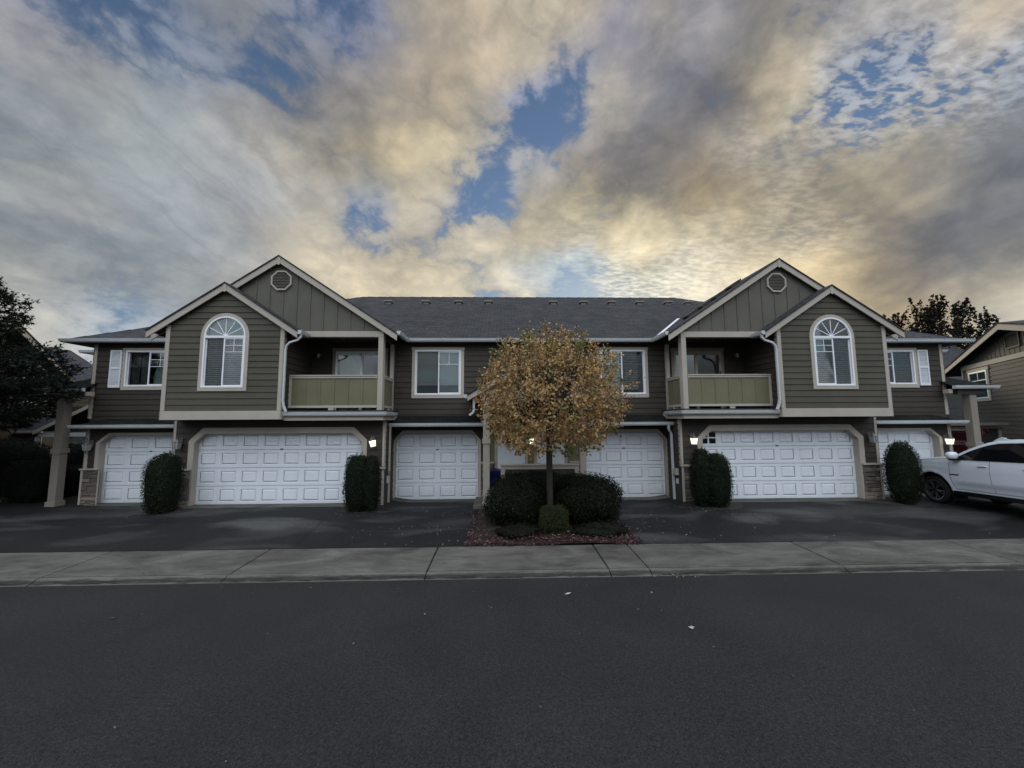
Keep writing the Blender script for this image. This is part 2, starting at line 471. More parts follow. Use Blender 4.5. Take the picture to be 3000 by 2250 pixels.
def pworld(o):
    m = Matrix.Identity(4)
    while o is not None:
        m = (o.matrix_parent_inverse if o.parent else Matrix.Identity(4)) @ Matrix.LocRotScale(o.location, o.rotation_euler, o.scale) @ m if False else Matrix.LocRotScale(o.location, o.rotation_euler, o.scale) @ m
        if o.parent: m = o.matrix_parent_inverse @ m
        o = o.parent
    return m
def keep(o):
    """geometry was written in world coordinates: keep it there under its parent"""
    if o.parent: o.matrix_parent_inverse = pworld(o.parent).inverted()
    return o

JR = random.Random(99)
# lap siding on a wall facing -Y: rows of boards, each leaning out at its foot
def lap(mb, clip, z0, z1, y, exp=.186, holes=(), cuts=(), zb=None, lean=.022):
    """clip(z) -> (xa, xb); holes: functions (zlo, zhi) -> (xa, xb) or None"""
    base = z0 if zb is None else zb
    k0 = math.floor((z0-base)/exp + 1e-6)
    zs = set([z0, z1])
    k = k0
    while base + k*exp < z1:
        if base + k*exp > z0: zs.add(base + k*exp)
        k += 1
    rows = sorted(zs)
    for a, b in zip(rows, rows[1:]):
        sub = sorted([a, b] + [c for c in cuts if a+1e-4 < c < b-1e-4])
        for lo, hi in zip(sub, sub[1:]):
            def off(z): return y - lean*(1-(z-a)/(b-a)) - .002
            ca, cb = clip(lo+1e-5), clip(hi-1e-5)
            segs = [(ca, cb)]
            hs = []
            for h in holes:
                q = h(lo, hi)
                if q: hs.append(q)
            hs.sort()
            if hs:
                xs0, xs1 = ca[0], ca[1]
                pieces = []; cur = None
                edges = [('c', 0)] 
                L = (ca[0], cb[0])
                for q in hs:
                    pieces.append((L, (q[0], q[0]))); L = (q[1], q[1])
                pieces.append((L, (ca[1], cb[1])))
            else:
                pieces = [((ca[0], cb[0]), (ca[1], cb[1]))]
            for (l0, l1), (r0, r1) in pieces:
                if r0 - l0 < .004 and r1 - l1 < .004: continue
                js = [(l0, l1)]
                q = max(l0, l1) + JR.uniform(.8, 3.6)
                while q < min(r0, r1) - .4:
                    js.append((q, q)); q += 3.66
                js.append((r0, r1))
                for (a0, a1), (c0, c1) in zip(js, js[1:]):
                    e = .003 if (c0, c1) != (r0, r1) else 0
                    mb.mesh([(a0, y, lo), (c0-e, y, lo), (c0-e, off(lo), lo), (a0, off(lo), lo), (c1-e, off(hi), hi), (a1, off(hi), hi)],
                            [(3, 2, 4, 5)] + ([(0, 1, 2, 3)] if lo == a else []))
def rect_hole(x0, x1, z0, z1):
    return lambda lo, hi: (x0, x1) if hi > z0+1e-4 and lo < z1-1e-4 else None
def lap_side(mb, x, y0, y1, z0, z1, exp=.186, zb=None, sgn=1, lean=.022):
    """lap siding on a wall facing +X*sgn"""
    m2 = MB(); lap(m2, lambda z: (y0, y1), z0, z1, 0, exp, zb=zb, lean=lean)
    vs = [(x - sgn*q[1], q[0], q[2]) for q in m2.v]
    mb.mesh(vs, m2.f)

# ------------------------------------------------------------------ sky: Nishita blue behind a broken cloud deck
# cloud banks as they stood that evening: azimuth, elevation (degrees), colour, cover, ripple, streak
BANKS = """-52.9 33.6 150 150 152 1 0 0;-50.4 35.2 112 125 155 0.3 0 0;-47.6 36.8 120 133 155 0.5 0 0;-44.4 38.5 116 130 155 0.42 0 0;-40.8 40.2 122 130 142 1 0 0;-36.7 41.9 132 133 135 1 0 0;-32.1 43.5 122 130 144 0.6 0 0;-27.0 45.0 116 128 155 0.35 0 0;-52.6 30.6 140 145 155 1 0 0;-50.1 32.1 155 153 150 1 0 0;-47.3 33.6 155 155 152 1 0 0;-44.1 35.2 118 133 152 0.42 0 0;-40.5 36.8 110 128 157 0.15 0 0;-36.4 38.5 112 128 155 0.2 0 0;-31.9 40.1 122 129 143 0.6 0 0;-26.8 41.6 135 135 138 1 0 0;-52.3 27.5 138 145 152 1 0 0;-49.8 28.8 150 154 156 1 0 0;-47.0 30.2 148 155 158 0.9 0 0.4;-43.8 31.7 140 152 160 0.85 0 0.6;-40.2 33.3 135 145 155 0.8 0 0.6;-36.1 34.8 145 146 147 1 0 0;-31.6 36.3 128 130 135 1 0 0;-26.5 37.7 130 130 132 1 0 0;-52.0 24.1 140 150 156 1 0 0.3;-49.5 25.3 145 152 156 1 0 0.3;-46.7 26.6 140 149 155 1 0 0.5;-43.5 28.0 150 158 162 1 0 0.8;-39.9 29.4 165 170 172 1 0 1;-35.9 30.8 172 175 176 1 0 1;-31.3 32.2 178 171 157 1 0 0.5;-26.3 33.5 158 150 135 1 0 0;-51.8 20.6 132 142 152 1 0 0.3;-49.2 21.7 160 159 156 1 0 0;-46.4 22.8 140 148 155 1 0 0.4;-43.2 24.0 142 149 156 1 0 0.6;-39.6 25.3 150 156 162 1 0 0.9;-35.6 26.5 150 155 162 1 0 1;-31.1 27.8 165 168 170 1 0 1;-26.1 29.0 185 177 162 0.95 0 0.6;-51.5 17.0 140 145 148 1 0 0;-48.9 17.9 128 137 147 1 0 0;-46.1 18.8 130 139 148 1 0 0;-42.9 19.8 138 145 152 1 0 0.4;-39.3 20.9 145 150 155 1 0 0.5;-35.3 22.0 150 154 157 1 0 0.6;-30.8 23.0 180 174 158 1 0 0;-25.8 24.1 195 184 160 1 0 0;-51.2 13.2 165 165 160 1 0 0;-48.6 13.9 148 153 155 1 0 0;-45.8 14.7 138 146 150 1 0 0;-42.6 15.5 145 150 152 1 0 0;-39.0 16.3 142 148 152 1 0 0;-35.0 17.2 150 150 150 1 0 0;-30.6 18.0 190 180 160 1 0 0;-25.6 18.9 200 187 157 1 0 0;-21.3 46.4 128 130 140 0.8 0 0;-15.2 47.5 152 145 135 1 0 0;-8.5 48.3 160 150 135 1 0 0;-1.6 48.6 195 177 150 1 0 0;5.4 48.6 208 190 155 1 0 0;12.2 48.1 188 174 150 1 0 0;18.8 47.3 130 132 150 0.7 0 0;25.0 46.2 162 156 145 1 0 0;-21.1 42.9 145 140 135 1 0 0;-15.0 43.9 158 148 135 1 0 0;-8.5 44.7 158 148 132 1 0 0;-1.6 45.1 203 184 150 1 0 0;5.3 45.0 193 178 148 1 0 0;12.1 44.6 118 128 155 0.45 0 0;18.6 43.8 138 137 144 1 0 0;24.7 42.6 128 128 140 1 0 0;-20.9 39.0 140 135 130 1 0 0;-14.9 40.0 150 142 130 1 0 0;-8.4 40.8 158 148 132 1 0 0;-1.6 41.1 150 145 140 0.9 0 0;5.2 41.1 110 130 165 0.15 0 0;11.9 40.6 130 142 165 0.4 0 0;18.4 39.9 145 142 140 1 0 0;24.4 38.8 122 122 128 1 0 0;-20.8 34.7 162 150 128 1 0 0;-14.7 35.7 195 178 140 1 0 0;-8.3 36.4 214 195 145 1 0 0;-1.6 36.7 178 170 155 0.8 0 0;5.1 36.7 150 155 165 0.45 0 0;11.8 36.3 160 152 145 1 0 0;18.2 35.5 125 122 122 1 0 0;24.2 34.5 132 126 120 1 0 0;-20.6 30.0 160 160 155 1 0 0;-14.6 30.9 182 172 150 1 0 0;-8.2 31.5 197 182 150 1 0 0;-1.6 31.9 135 148 170 0.35 0 0;5.1 31.8 155 150 140 0.9 0 0;11.6 31.4 178 165 136 1 0 0;18.0 30.8 122 120 116 1 0 0;23.9 29.8 120 116 112 1 0 0;-20.4 25.0 186 175 155 0.85 0 0;-14.5 25.7 182 172 150 0.9 0 0;-8.2 26.3 170 164 155 0.8 0 0;-1.6 26.6 182 172 150 0.85 0 0;5.0 26.5 190 176 145 0.95 0 0;11.5 26.2 185 176 155 1 0.4 0;17.8 25.6 208 187 138 1 0 0;23.7 24.8 212 192 142 1 0 0;-20.2 19.6 212 195 155 1 0 0;-14.3 20.2 200 183 150 1 0 0;-8.1 20.6 213 196 155 0.9 0 0;-1.6 20.8 186 182 170 0.75 0 0;4.9 20.8 165 180 190 0.6 0.2 0;11.4 20.5 170 183 190 0.6 0.4 0;17.6 20.0 203 203 190 0.9 0.7 0;23.4 19.4 222 213 180 1 0.6 0;30.6 44.7 140 140 148 0.9 0.3 0;35.7 43.2 135 133 132 1 0 0;40.2 41.5 142 135 125 1 0 0;44.2 39.8 158 149 131 1 0 0;47.8 38.0 182 169 142 1 0 0;50.9 36.3 150 150 155 0.7 0.5 0;53.7 34.7 200 182 146 1 0 0;56.2 33.1 175 162 140 1 0 0;30.3 41.3 125 125 130 1 0 0;35.3 39.7 130 126 122 1 0 0;39.9 38.1 160 149 126 1 0 0;43.9 36.4 165 158 142 1 0.4 0;47.4 34.8 125 140 165 0.45 0.9 0;50.6 33.2 142 150 163 0.55 1 0;53.4 31.6 160 158 158 0.9 0.6 0;55.9 30.1 140 150 170 0.5 1 0;30.0 37.4 118 118 125 1 0 0;35.0 36.0 125 120 115 1 0 0;39.5 34.4 190 174 137 1 0 0;43.5 32.9 165 168 170 0.7 1 0;47.1 31.3 150 158 170 0.55 1 0;50.3 29.8 165 168 172 0.65 1 0;53.1 28.3 160 165 172 0.65 1 0;55.6 27.0 135 142 152 0.85 0.7 0;29.7 33.2 135 128 120 1 0 0;34.7 31.9 158 154 149 1 0.6 0;39.2 30.4 162 156 147 1 0.4 0;43.2 29.0 162 153 138 1 0.2 0;46.8 27.6 168 157 134 1 0 0;49.9 26.2 150 146 138 1 0 0;52.7 24.9 118 120 124 1 0 0;55.3 23.6 112 116 122 1 0 0;29.4 28.7 152 137 112 1 0 0;34.4 27.5 160 147 121 1 0 0;38.9 26.2 162 153 135 1 0.4 0;42.9 24.9 157 146 128 1 0.2 0;46.4 23.6 152 140 122 1 0 0;49.6 22.4 128 124 118 1 0 0;52.4 21.2 115 116 120 1 0 0;54.9 20.1 115 118 124 1 0 0;29.1 23.8 188 175 145 1 0.3 0;34.1 22.7 184 171 141 1 0.3 0;38.5 21.6 184 173 147 1 0.5 0;42.5 20.5 178 167 141 1 0.5 0;46.1 19.4 130 124 116 1 0 0;49.3 18.4 112 112 116 1 0 0;52.1 17.4 108 112 122 1 0 0;54.6 16.5 118 120 124 1 0 0;28.8 18.6 220 207 170 1 0.4 0;33.8 17.7 218 198 152 1 0.3 0;38.2 16.8 222 198 145 1 0 0;42.2 15.9 212 183 120 1 0 0;45.8 15.1 140 130 115 1 0 0;48.9 14.2 125 120 115 1 0 0;51.8 13.5 128 124 118 1 0 0;54.3 12.7 178 167 142 1 0 0;28.6 13.1 235 222 185 1 0 0;33.5 12.5 235 222 185 1 0 0;37.9 11.8 225 200 150 1 0 0;41.9 11.2 215 190 130 1 0 0;45.5 10.6 150 138 118 1 0 0;48.6 10.0 180 160 122 1 0 0;51.5 9.4 168 154 127 1 0 0;54.0 8.9 183 182 176 0.8 0 0;-52.4 34.8 172 163 155 1 0 0;-50.7 36.0 82 110 168 0.1 0 0;-47.3 33.3 172 167 155 1 0 0;-38.1 34.8 166 160 150 1 0 0;-49.2 22.4 170 166 158 1 0 0;-23.4 46.9 95 115 160 0.1 0 0;-20.1 27.1 115 140 175 0.1 0 0;-4.5 30.4 95 125 170 0.05 0 0;-4.8 25.9 218 200 160 1 0 0;20.0 24.5 248 220 140 1 0 0;15.6 41.2 210 192 158 1 0 0;-0.2 38.5 200 187 157 1 0 0;3.4 36.6 185 180 170 0.9 0 0;2.4 18.8 240 216 160 1 0 0;11.0 20.0 150 172 190 0.4 0 0;4.0 40.5 98 125 172 0.1 0 0;7.3 41.4 100 126 172 0.1 0 0;0.7 35.5 115 140 172 0.15 0 0;44.2 39.3 105 128 168 0.2 0.8 0;47.4 35.0 105 130 170 0.3 1 0;40.3 35.8 218 196 142 1 0 0;41.1 16.7 240 205 125 1 0 0;50.6 24.3 195 176 135 1 0 0;47.8 27.7 190 174 138 1 0 0;12.2 28.2 200 183 142 1 0 0;-11.4 28.1 185 178 165 0.9 0 0;-50.2 10.6 200 197 185 0.9 0 0;-46.4 11.4 200 195 178 0.9 0 0;-45.1 10.2 150 175 205 0.35 0 0;-50.9 9.0 195 190 175 0.9 0 0;-42.5 11.0 165 172 180 0.8 0 0;54.0 10.1 195 190 170 0.9 0 0;-7.2 18.0 225 205 158 1 0 0;-11.2 18.7 225 204 155 1 0 0"""

def soft(r, g, b, k=.95):
    r, g, b = lin(r), lin(g), lin(b); m = .3*r+.59*g+.11*b
    k -= .42*max(0.0, min(1.0, (m-.30)/.35))          # the brightest cloud is nearly white
    return [m+(r-m)*k, m+(g-m)*k, m+(b-m)*k]

def make_sky():
    import numpy as np
    W, H = 720, 360
    az = (np.arange(W) + .5) / W * 2*np.pi - np.pi
    el = (np.arange(H) + .5) / H * np.pi - np.pi/2
    AZ, EL = np.meshgrid(az, el)
    D = np.stack([np.cos(EL)*np.sin(AZ), np.cos(EL)*np.cos(AZ), np.sin(EL)], -1).reshape(-1, 3)
    rows = [[float(q) for q in l.split()] for l in BANKS.split(';')]
    num = np.zeros((len(D), 6)); den = np.zeros(len(D))
    # the rest of the dome: bright pale overcast behind the camera, greyer overhead
    back = np.clip(.45 - .65*D[:, 1], 0, 1)[:, None]
    high = np.clip((D[:, 2] - .10)/.55, 0, 1)[:, None]; high = high*high*(3-2*high)
    base = (1-back)*np.array([.36, .38, .41]) + back*np.array(SKY_BACK)*(.13 + 1.27*high)
    w0 = .0015
    num[:, :3] += base*w0; num[:, 3] += .85*w0; den += w0
    for r in rows:
        a, e = R(r[0]), R(r[1])
        c = np.array([math.cos(e)*math.sin(a), math.cos(e)*math.cos(a), math.sin(e)])
        w = np.exp(700.0*(D @ c - 1.0))
        num += w[:, None]*np.array(soft(r[2], r[3], r[4]) + [r[5], r[6], r[7]])
        den += w
    F = (num/den[:, None]).astype(np.float32)
    ims = []
    for nm, ch in (('cloud_bank_colour', F[:, [0, 1, 2, 3]]), ('cloud_bank_texture', np.concatenate([F[:, [4, 5]], np.zeros((len(D), 1), np.float32), np.ones((len(D), 1), np.float32)], 1))):
        im = bpy.data.images.new(nm, W, H, alpha=True, float_buffer=True)
        im.colorspace_settings.name = 'Non-Color'; im.alpha_mode = 'CHANNEL_PACKED'
        im.pixels.foreach_set(np.ascontiguousarray(ch, dtype=np.float32).ravel()); im.update(); im.pack()
        ims.append(im)

    w = bpy.data.worlds.new('World'); SC.world = w; w.use_nodes = True
    t = NT(w.node_tree)
    bg = t.n['Background']
    sky = t.new('ShaderNodeTexSky'); sky.sky_type = 'NISHITA'; sky.sun_disc = False
    sky.sun_elevation = R(SUN_EL); sky.sun_rotation = R(SUN_AZ)
    sky.air_density = 1.0; sky.dust_density = .6; sky.ozone_density = 2.0
    d = t.new('ShaderNodeTexCoord').outputs['Generated']
    sep = t.new('ShaderNodeSeparateXYZ', ins={0: d})
    x, y, z = sep.outputs
    zz = t.math('ADD', t.math('MAXIMUM', z, 0.0), .16)
    p = t.new('ShaderNodeCombineXYZ', ins={0: t.math('DIVIDE', x, zz), 1: t.math('DIVIDE', y, zz), 2: 0.0}).outputs[0]
    # ragged cloud edges: look the banks up along a disturbed direction
    ds = t.mapping(d, (1, 1, 1.5))
    wn = t.vmath('SUBTRACT', t.noise(ds, 4.2, 8, .60, 0, 1), (.5, .5, .5))
    wn2 = t.vmath('SUBTRACT', t.noise(t.mapping(ds, (1, 1, 1), (7, 3, 0)), 14, 7, .62, .2, 1), (.5, .5, .5))
    warp = t.vmath('ADD', t.vmath('SCALE', wn, None, .13), t.vmath('SCALE', wn2, None, .085))
    lowel = t.mapr(z, .02, .35, .55, 1.0)
    d2 = t.vmath('NORMALIZE', t.vmath('ADD', d, t.vmath('SCALE', warp, None, lowel)))
    # equirectangular lookup
    s2 = t.new('ShaderNodeSeparateXYZ', ins={0: d2}).outputs
    u = t.math('ADD', t.math('DIVIDE', t.math('ARCTAN2', s2[0], s2[1]), 2*math.pi), .5)
    v = t.math('ADD', t.math('DIVIDE', t.math('ARCSINE', s2[2]), math.pi), .5)
    uv = t.new('ShaderNodeCombineXYZ', ins={0: u, 1: v, 2: 0.0}).outputs[0]
    t1 = t.new('ShaderNodeTexImage', image=ims[0], interpolation='Cubic', extension='EXTEND'); t.l.new(uv, t1.inputs[0])
    t2 = t.new('ShaderNodeTexImage', image=ims[1], interpolation='Cubic', extension='EXTEND'); t.l.new(uv, t2.inputs[0])
    tx = t.new('ShaderNodeSeparateColor', ins={0: t2.outputs[0]})
    rip, stk = tx.outputs[0], tx.outputs[1]
    # billow: broad and fine lumps of light and shade
    b1 = t.noise(t.mapping(ds, (1, 1, 1), (1.3, 8.1, 0)), 6.0, 8, .56, .35)
    b0 = t.noise(t.mapping(ds, (1, 1, 1), (4.4, .7, 0)), 9.5, 7, .58, .25)
    b2 = t.math('ADD', t.math('MULTIPLY', t.math('ABSOLUTE', t.math('SUBTRACT', b0, .5)), 1.9), .26)
    puff = t.math('SUBTRACT', 1.0, t.math('MULTIPLY', stk, .65))
    bil = t.math('MULTIPLY', t.math('ADD', t.mapr(b1, .33, .67, -.22, .22), t.mapr(b2, .28, .66, -.15, .17)), puff)
    # mackerel ripples, in rows
    rp = t.mapping(p, (1.0, 1.9, 1), (0, 0, 0), (0, 0, R(-38)))
    r1 = t.noise(rp, 21, 3, .55, .2)
    ripb = t.math('MULTIPLY', t.mapr(r1, .40, .62, -.30, .52), rip)
    # long drawn streaks
    sp = t.mapping(t.vmath('ADD', p, t.vmath('SCALE', wn, None, .35)), (2.4, .16, 1), (0, 0, 0), (0, 0, R(14)))
    st = t.noise(sp, 3.4, 7, .6, .3)
    stb = t.math('MULTIPLY', t.mapr(st, .34, .66, -.26, .34), t.math('ADD', t.math('MULTIPLY', stk, .9), .1))
    k = t.math('ADD', t.math('ADD', bil, ripb), t.math('ADD', stb, 1.12))
    tint = t.vmath('ADD', (1, 1, 1), t.vmath('SCALE', (.20, .08, -.10), None, bil))      # sunlit lumps warmer, shaded ones cooler
    cloud = t.vmath('MULTIPLY', t.vmath('SCALE', t1.outputs[0], None, k), tint)
    cv = t.math('ADD', t1.outputs[1], t.math('ADD', t.math('MULTIPLY', t.math('ADD', t.mapr(b1, .3, .7, -.32, .32), t.mapr(b2, .28, .66, -.24, .28)), puff), t.math('MULTIPLY', ripb, 1.1)))
    cov = t.new('ShaderNodeMapRange', interpolation_type='SMOOTHSTEP'); t.l.new(cv, cov.inputs[0])
    cov.inputs[1].default_value = .18; cov.inputs[2].default_value = .64
    blue = t.vmath('MULTIPLY', sky.outputs[0], (SKY_GAIN*.82, SKY_GAIN*.96, SKY_GAIN*1.2))
    blue = t.vmath('ADD', blue, (.35, .42, .52))                       # thin veil of high cloud
    col = t.mix(cov.outputs[0], blue, t.vmath('SCALE', cloud, None, 1.0/SKY_STRENGTH))
    t.l.new(col, bg.inputs[0]); bg.inputs[1].default_value = SKY_STRENGTH
    w.cycles.sampling_method = 'MANUAL'; w.cycles.sample_map_resolution = 512

SUN_EL, SUN_AZ = 7.0, 20.0
SKY_STRENGTH, SKY_GAIN = .10, .95
SKY_BACK = (1.62, 1.76, 1.95)
make_sky()

sl = bpy.data.lights.new('sun', 'SUN'); sl.energy = .5; sl.angle = R(12); sl.color = (1.0, .86, .62)
so = bpy.data.objects.new('sun', sl); COL.objects.link(so)
so.rotation_euler = Vector((math.sin(R(SUN_AZ))*math.cos(R(SUN_EL)), math.cos(R(SUN_AZ))*math.cos(R(SUN_EL)), math.sin(R(SUN_EL)))).to_track_quat('Z', 'Y').to_euler()
so.location = (10, 60, 20)

# ------------------------------------------------------------------ camera
cam = bpy.data.cameras.new('camera'); co = bpy.data.objects.new('camera', cam); COL.objects.link(co)
cam.sensor_width = 36.0; cam.lens = 1127.0/3000*36; cam.clip_end = 2000; cam.clip_start = .05
ya, pi_, ro = R(1.5504), R(5.3572), R(-.3037)
fw = Vector((math.sin(ya)*math.cos(pi_), math.cos(ya)*math.cos(pi_), math.sin(pi_)))
rt = Vector((math.cos(ya), -math.sin(ya), 0)); up = rt.cross(fw)
r2 = rt*math.cos(ro) + up*math.sin(ro); u2 = -rt*math.sin(ro) + up*math.cos(ro)
co.matrix_world = Matrix(((r2.x, u2.x, -fw.x, HX), (r2.y, u2.y, -fw.y, HY), (r2.z, u2.z, -fw.z, HZ), (0, 0, 0, 1)))
SC.camera = co
SC.view_settings.view_transform = 'Standard'; SC.view_settings.look = 'None'
SC.view_settings.exposure = 0.0; SC.view_settings.gamma = 1.0
SC.render.film_transparent = False
SC.cycles.max_bounces = 6; SC.cycles.diffuse_bounces = 3; SC.cycles.glossy_bounces = 3; SC.cycles.transparent_max_bounces = 12
SC.cycles.use_denoising = True

# ------------------------------------------------------------------ ground, road, kerb, pavement, driveway
def sheet(mb, xs, ys, zf):
    n = len(xs)
    vs = [(x, y, zf(x, y)) for y in ys for x in xs]
    fs = [(j*n+i, j*n+i+1, (j+1)*n+i+1, (j+1)*n+i) for j in range(len(ys)-1) for i in range(n-1)]
    return mb.mesh(vs, fs)
def span(a, b, n): return [a + (b-a)*i/n for i in range(n+1)]
def sm(a, b, x):
    t = max(0.0, min(1.0, (x-a)/(b-a))); return t*t*(3-2*t)

def drive_z(x, y):
    ax = abs(x)
    box = sm(4.0, 5.0, ax)*(1-sm(11.0, 12.0, ax))       # the drive rises to the double garages
    z = -.10 + (.115*box + .01)*sm(8.6, 12.3, y)
    z += sm(11.3, 12.0, x)*(1-sm(15.6, 16.6, x))*(.075*sm(8.7, 9.6, y)*(1-sm(12.4, 13.3, y)))
    return z

sheet(MB(), [-900, -60, 60, 900], [-900, -60, 60, 900], lambda x, y: -.42).build('ground', M['lawn']).__setitem__('kind', 'structure')
road = MB(); sheet(road, span(-70, 70, 40), span(-14, 7.12, 12), lambda x, y: -.22 - .0 + .02*math.sin(y*.25))
tag(road.build('road', M['asphalt_road'], smooth=True), 'dark tarmac road across the foreground', kind='structure')

JX = [-30.0, -26.5, -22.8, -19.2, -15.9, -12.6, -9.22, -5.94, -2.40, .94, 1.685, 5.33, 8.80, 12.2, 15.6, 19.0, 22.4, 25.8, 30.0]
# kerb: rolled profile, cut at the joints
kb = MB()
prof = [(7.08, -.40), (7.08, -.205), (7.17, -.20), (7.23, -.178), (7.28, -.145), (7.335, -.138), (7.35, -.15), (7.35, -.40)]
for a, b in zip(JX, JX[1:]):
    a += .010; b -= .010
    n = len(prof)
    dz = random.uniform(-.004, .004)
    drop = -.05 if abs(a-1.69) < .1 else 0
    vs = [(a, y, z+dz) for y, z in prof] + [(b, y, z+dz) for y, z in prof]
    kb.mesh(vs, [(i, i+n, (i+1) % n+n, (i+1) % n) for i in range(n)] + [tuple(range(n))[::-1], tuple(range(n, 2*n))])
tag(kb.build('kerb', M['kerb_concrete']), kind='structure')
pv = MB()
for a, b in zip(JX, JX[1:]):
    a += .014; b -= .014
    t = random.uniform(-.004, .004)
    y0, y1 = 7.372, 8.60
    zs = [(-.135+t), (-.102+t)]
    c = .008
    v = [(a+c, y0+c, zs[0]), (b-c, y0+c, zs[0]), (b-c, y1-c, zs[1]), (a+c, y1-c, zs[1]),
         (a, y0, zs[0]-c), (b, y0, zs[0]-c), (b, y1, zs[1]-c), (a, y1, zs[1]-c),
         (a, y0, -.4), (b, y0, -.4), (b, y1, -.4), (a, y1, -.4)]
    pv.mesh(v, [(0,1,2,3),(4,5,1,0),(5,6,2,1),(6,7,3,2),(7,4,0,3),(8,9,5,4),(9,10,6,5),(10,11,7,6),(11,8,4,7)])
tag(pv.build('pavement', M['concrete']), kind='structure')
jb = MB(); jb.box(-32, 32, 7.20, 8.60, -.45, -.22)
tag(jb.build('pavement_base', M['crack_dark']), kind='structure')

# driveway, with seams where the strips of tarmac meet
dv = MB()
BEDX0, BEDX1 = -1.74, 1.98
ys = span(8.602, 13.9, 34)
for a, b, n in ((-34, -15.3, 8), (-15.3, BEDX0, 60), (BEDX1, 15.3, 60), (15.3, 34, 8)):
    sheet(dv, span(a, b, n), ys, drive_z)
sheet(dv, span(BEDX0, BEDX1, 10), span(11.95, 13.9, 6), drive_z)
tag(dv.build('driveway', M['asphalt_drive'], smooth=True), kind='structure')
def ribbon(mb, pts, w, zf, dz):
    for (x0, y0), (x1, y1) in zip(pts, pts[1:]):
        dx, dy = x1-x0, y1-y0; L = math.hypot(dx, dy); px, py = -dy/L*w/2, dx/L*w/2
        n = max(1, int(L/.3))
        for i in range(n):
            s, e = i/n, (i+1)/n
            q = []
            for f, sg in ((s, 1), (s, -1), (e, -1), (e, 1)):
                X = x0+dx*f+px*sg; Y = y0+dy*f+py*sg; q.append((X, Y, zf(X, Y)+dz))
            mb.face(q)
cr = MB()
def wig(pts, amp=.02, n=10):
    o = []
    for (x0, y0), (x1, y1) in zip(pts, pts[1:]):
        for i in range(n):
            f = i/n; o.append((x0+(x1-x0)*f + random.uniform(-amp, amp), y0+(y1-y0)*f + random.uniform(-amp, amp)))
    return o + [pts[-1]]
for p in ([(-15, 10.58), (-9.7, 10.63), (-6.6, 10.68), (-4.0, 10.86), (-1.76, 10.88)], [(2.0, 10.7), (3.4, 10.68), (6.7, 10.6), (10.4, 10.5), (12.0, 10.48)],
          [(-5.8, 10.8), (-5.5, 8.62)], [(-4.9, 9.9), (-4.88, 8.62)], [(5.16, 11.3), (5.16, 8.62)], [(5.79, 10.65), (5.84, 8.62)]):
    ribbon(cr, wig(p, .012), .013, drive_z, .005)
tag(cr.build('driveway_seam', M['crack_dark'], recalc=False), kind='structure')
# concrete strips at the garage thresholds
ap = MB()
for s in (-1, 1):
    for a, b, y0, y1 in ((5.30, 10.72, 12.02, 12.6), (1.85, 4.66, 13.05, 13.6), (11.3, 14.6, 13.05, 13.6)):
        xs = span(a*s, b*s, 10) if s > 0 else span(b*s, a*s, 10)
        sheet(ap, xs, span(y0, y1, 3), lambda x, y: drive_z(x, y)+.006)
tag(ap.build('threshold_apron', M['concrete']), kind='structure')

# ------------------------------------------------------------------ the townhouse row (both halves mirror each other)
HOUSE = empty('townhouse', (0, 13.36, 0))
tag(HOUSE, 'two storey brown townhouse block with white garage doors and twin gabled bays behind the driveway', 'townhouse')
YW = 13.36                                   # main wall
YG = 12.37                                   # double garage box
YB = 11.64                                   # bay front
def P(mb, name, mat, s=1, parent=None, label=None, **kw):
    o = keep(mb.build(name, mat, parent if parent is not None else HOUSE, s, **kw))
    if label: o['label'] = label
    return o

def gutter(mb, p0, p1, out, z):
    """K gutter from p0 to p1 (x,y); out = unit vector pointing away from the roof"""
    prof = [(.12, 0), (.118, -.022), (.108, -.03), (.104, -.07), (.075, -.115), (0, -.115), (0, 0)]
    a = [(p0[0]+out[0]*o, p0[1]+out[1]*o, z+h) for o, h in prof]
    b = [(p1[0]+out[0]*o, p1[1]+out[1]*o, z+h) for o, h in prof]
    n = len(prof)
    mb.mesh(a+b, [(i, (i+1) % n, (i+1) % n+n, i+n) for i in range(n)] + [tuple(range(n)), tuple(range(2*n-1, n-1, -1))])
def gutter_mitre(mb, pts, z, y_out):
    """gutter following corner points with given mitre offsets: pts = [(x,y, ox,oy)]"""
    prof = [(.12, 0), (.118, -.022), (.108, -.03), (.104, -.07), (.075, -.115), (0, -.115), (0, 0)]
    n = len(prof); vs = []
    for x, y, ox, oy in pts:
        vs += [(x+ox*o, y+oy*o, z+h) for o, h in prof]
    fs = []
    for k in range(len(pts)-1):
        fs += [(k*n+i, k*n+(i+1) % n, (k+1)*n+(i+1) % n, (k+1)*n+i) for i in range(n)]
    m = (len(pts)-1)*n
    fs += [tuple(range(n)), tuple(range(m+n-1, m-1, -1))]
    mb.mesh(vs, fs)

def recess(mb, x0, x1, z0, z1, y0, y1):
    """the dark room behind an opening: five faces"""
    mb.face([(x0,y1,z0),(x1,y1,z0),(x1,y1,z1),(x0,y1,z1)])
    mb.face([(x0,y0,z0),(x0,y1,z0),(x0,y1,z1),(x0,y0,z1)]); mb.face([(x1,y0,z0),(x1,y1,z0),(x1,y1,z1),(x1,y0,z1)])
    mb.face([(x0,y0,z0),(x1,y0,z0),(x1,y1,z0),(x0,y1,z0)]); mb.face([(x0,y0,z1),(x1,y0,z1),(x1,y1,z1),(x0,y1,z1)])

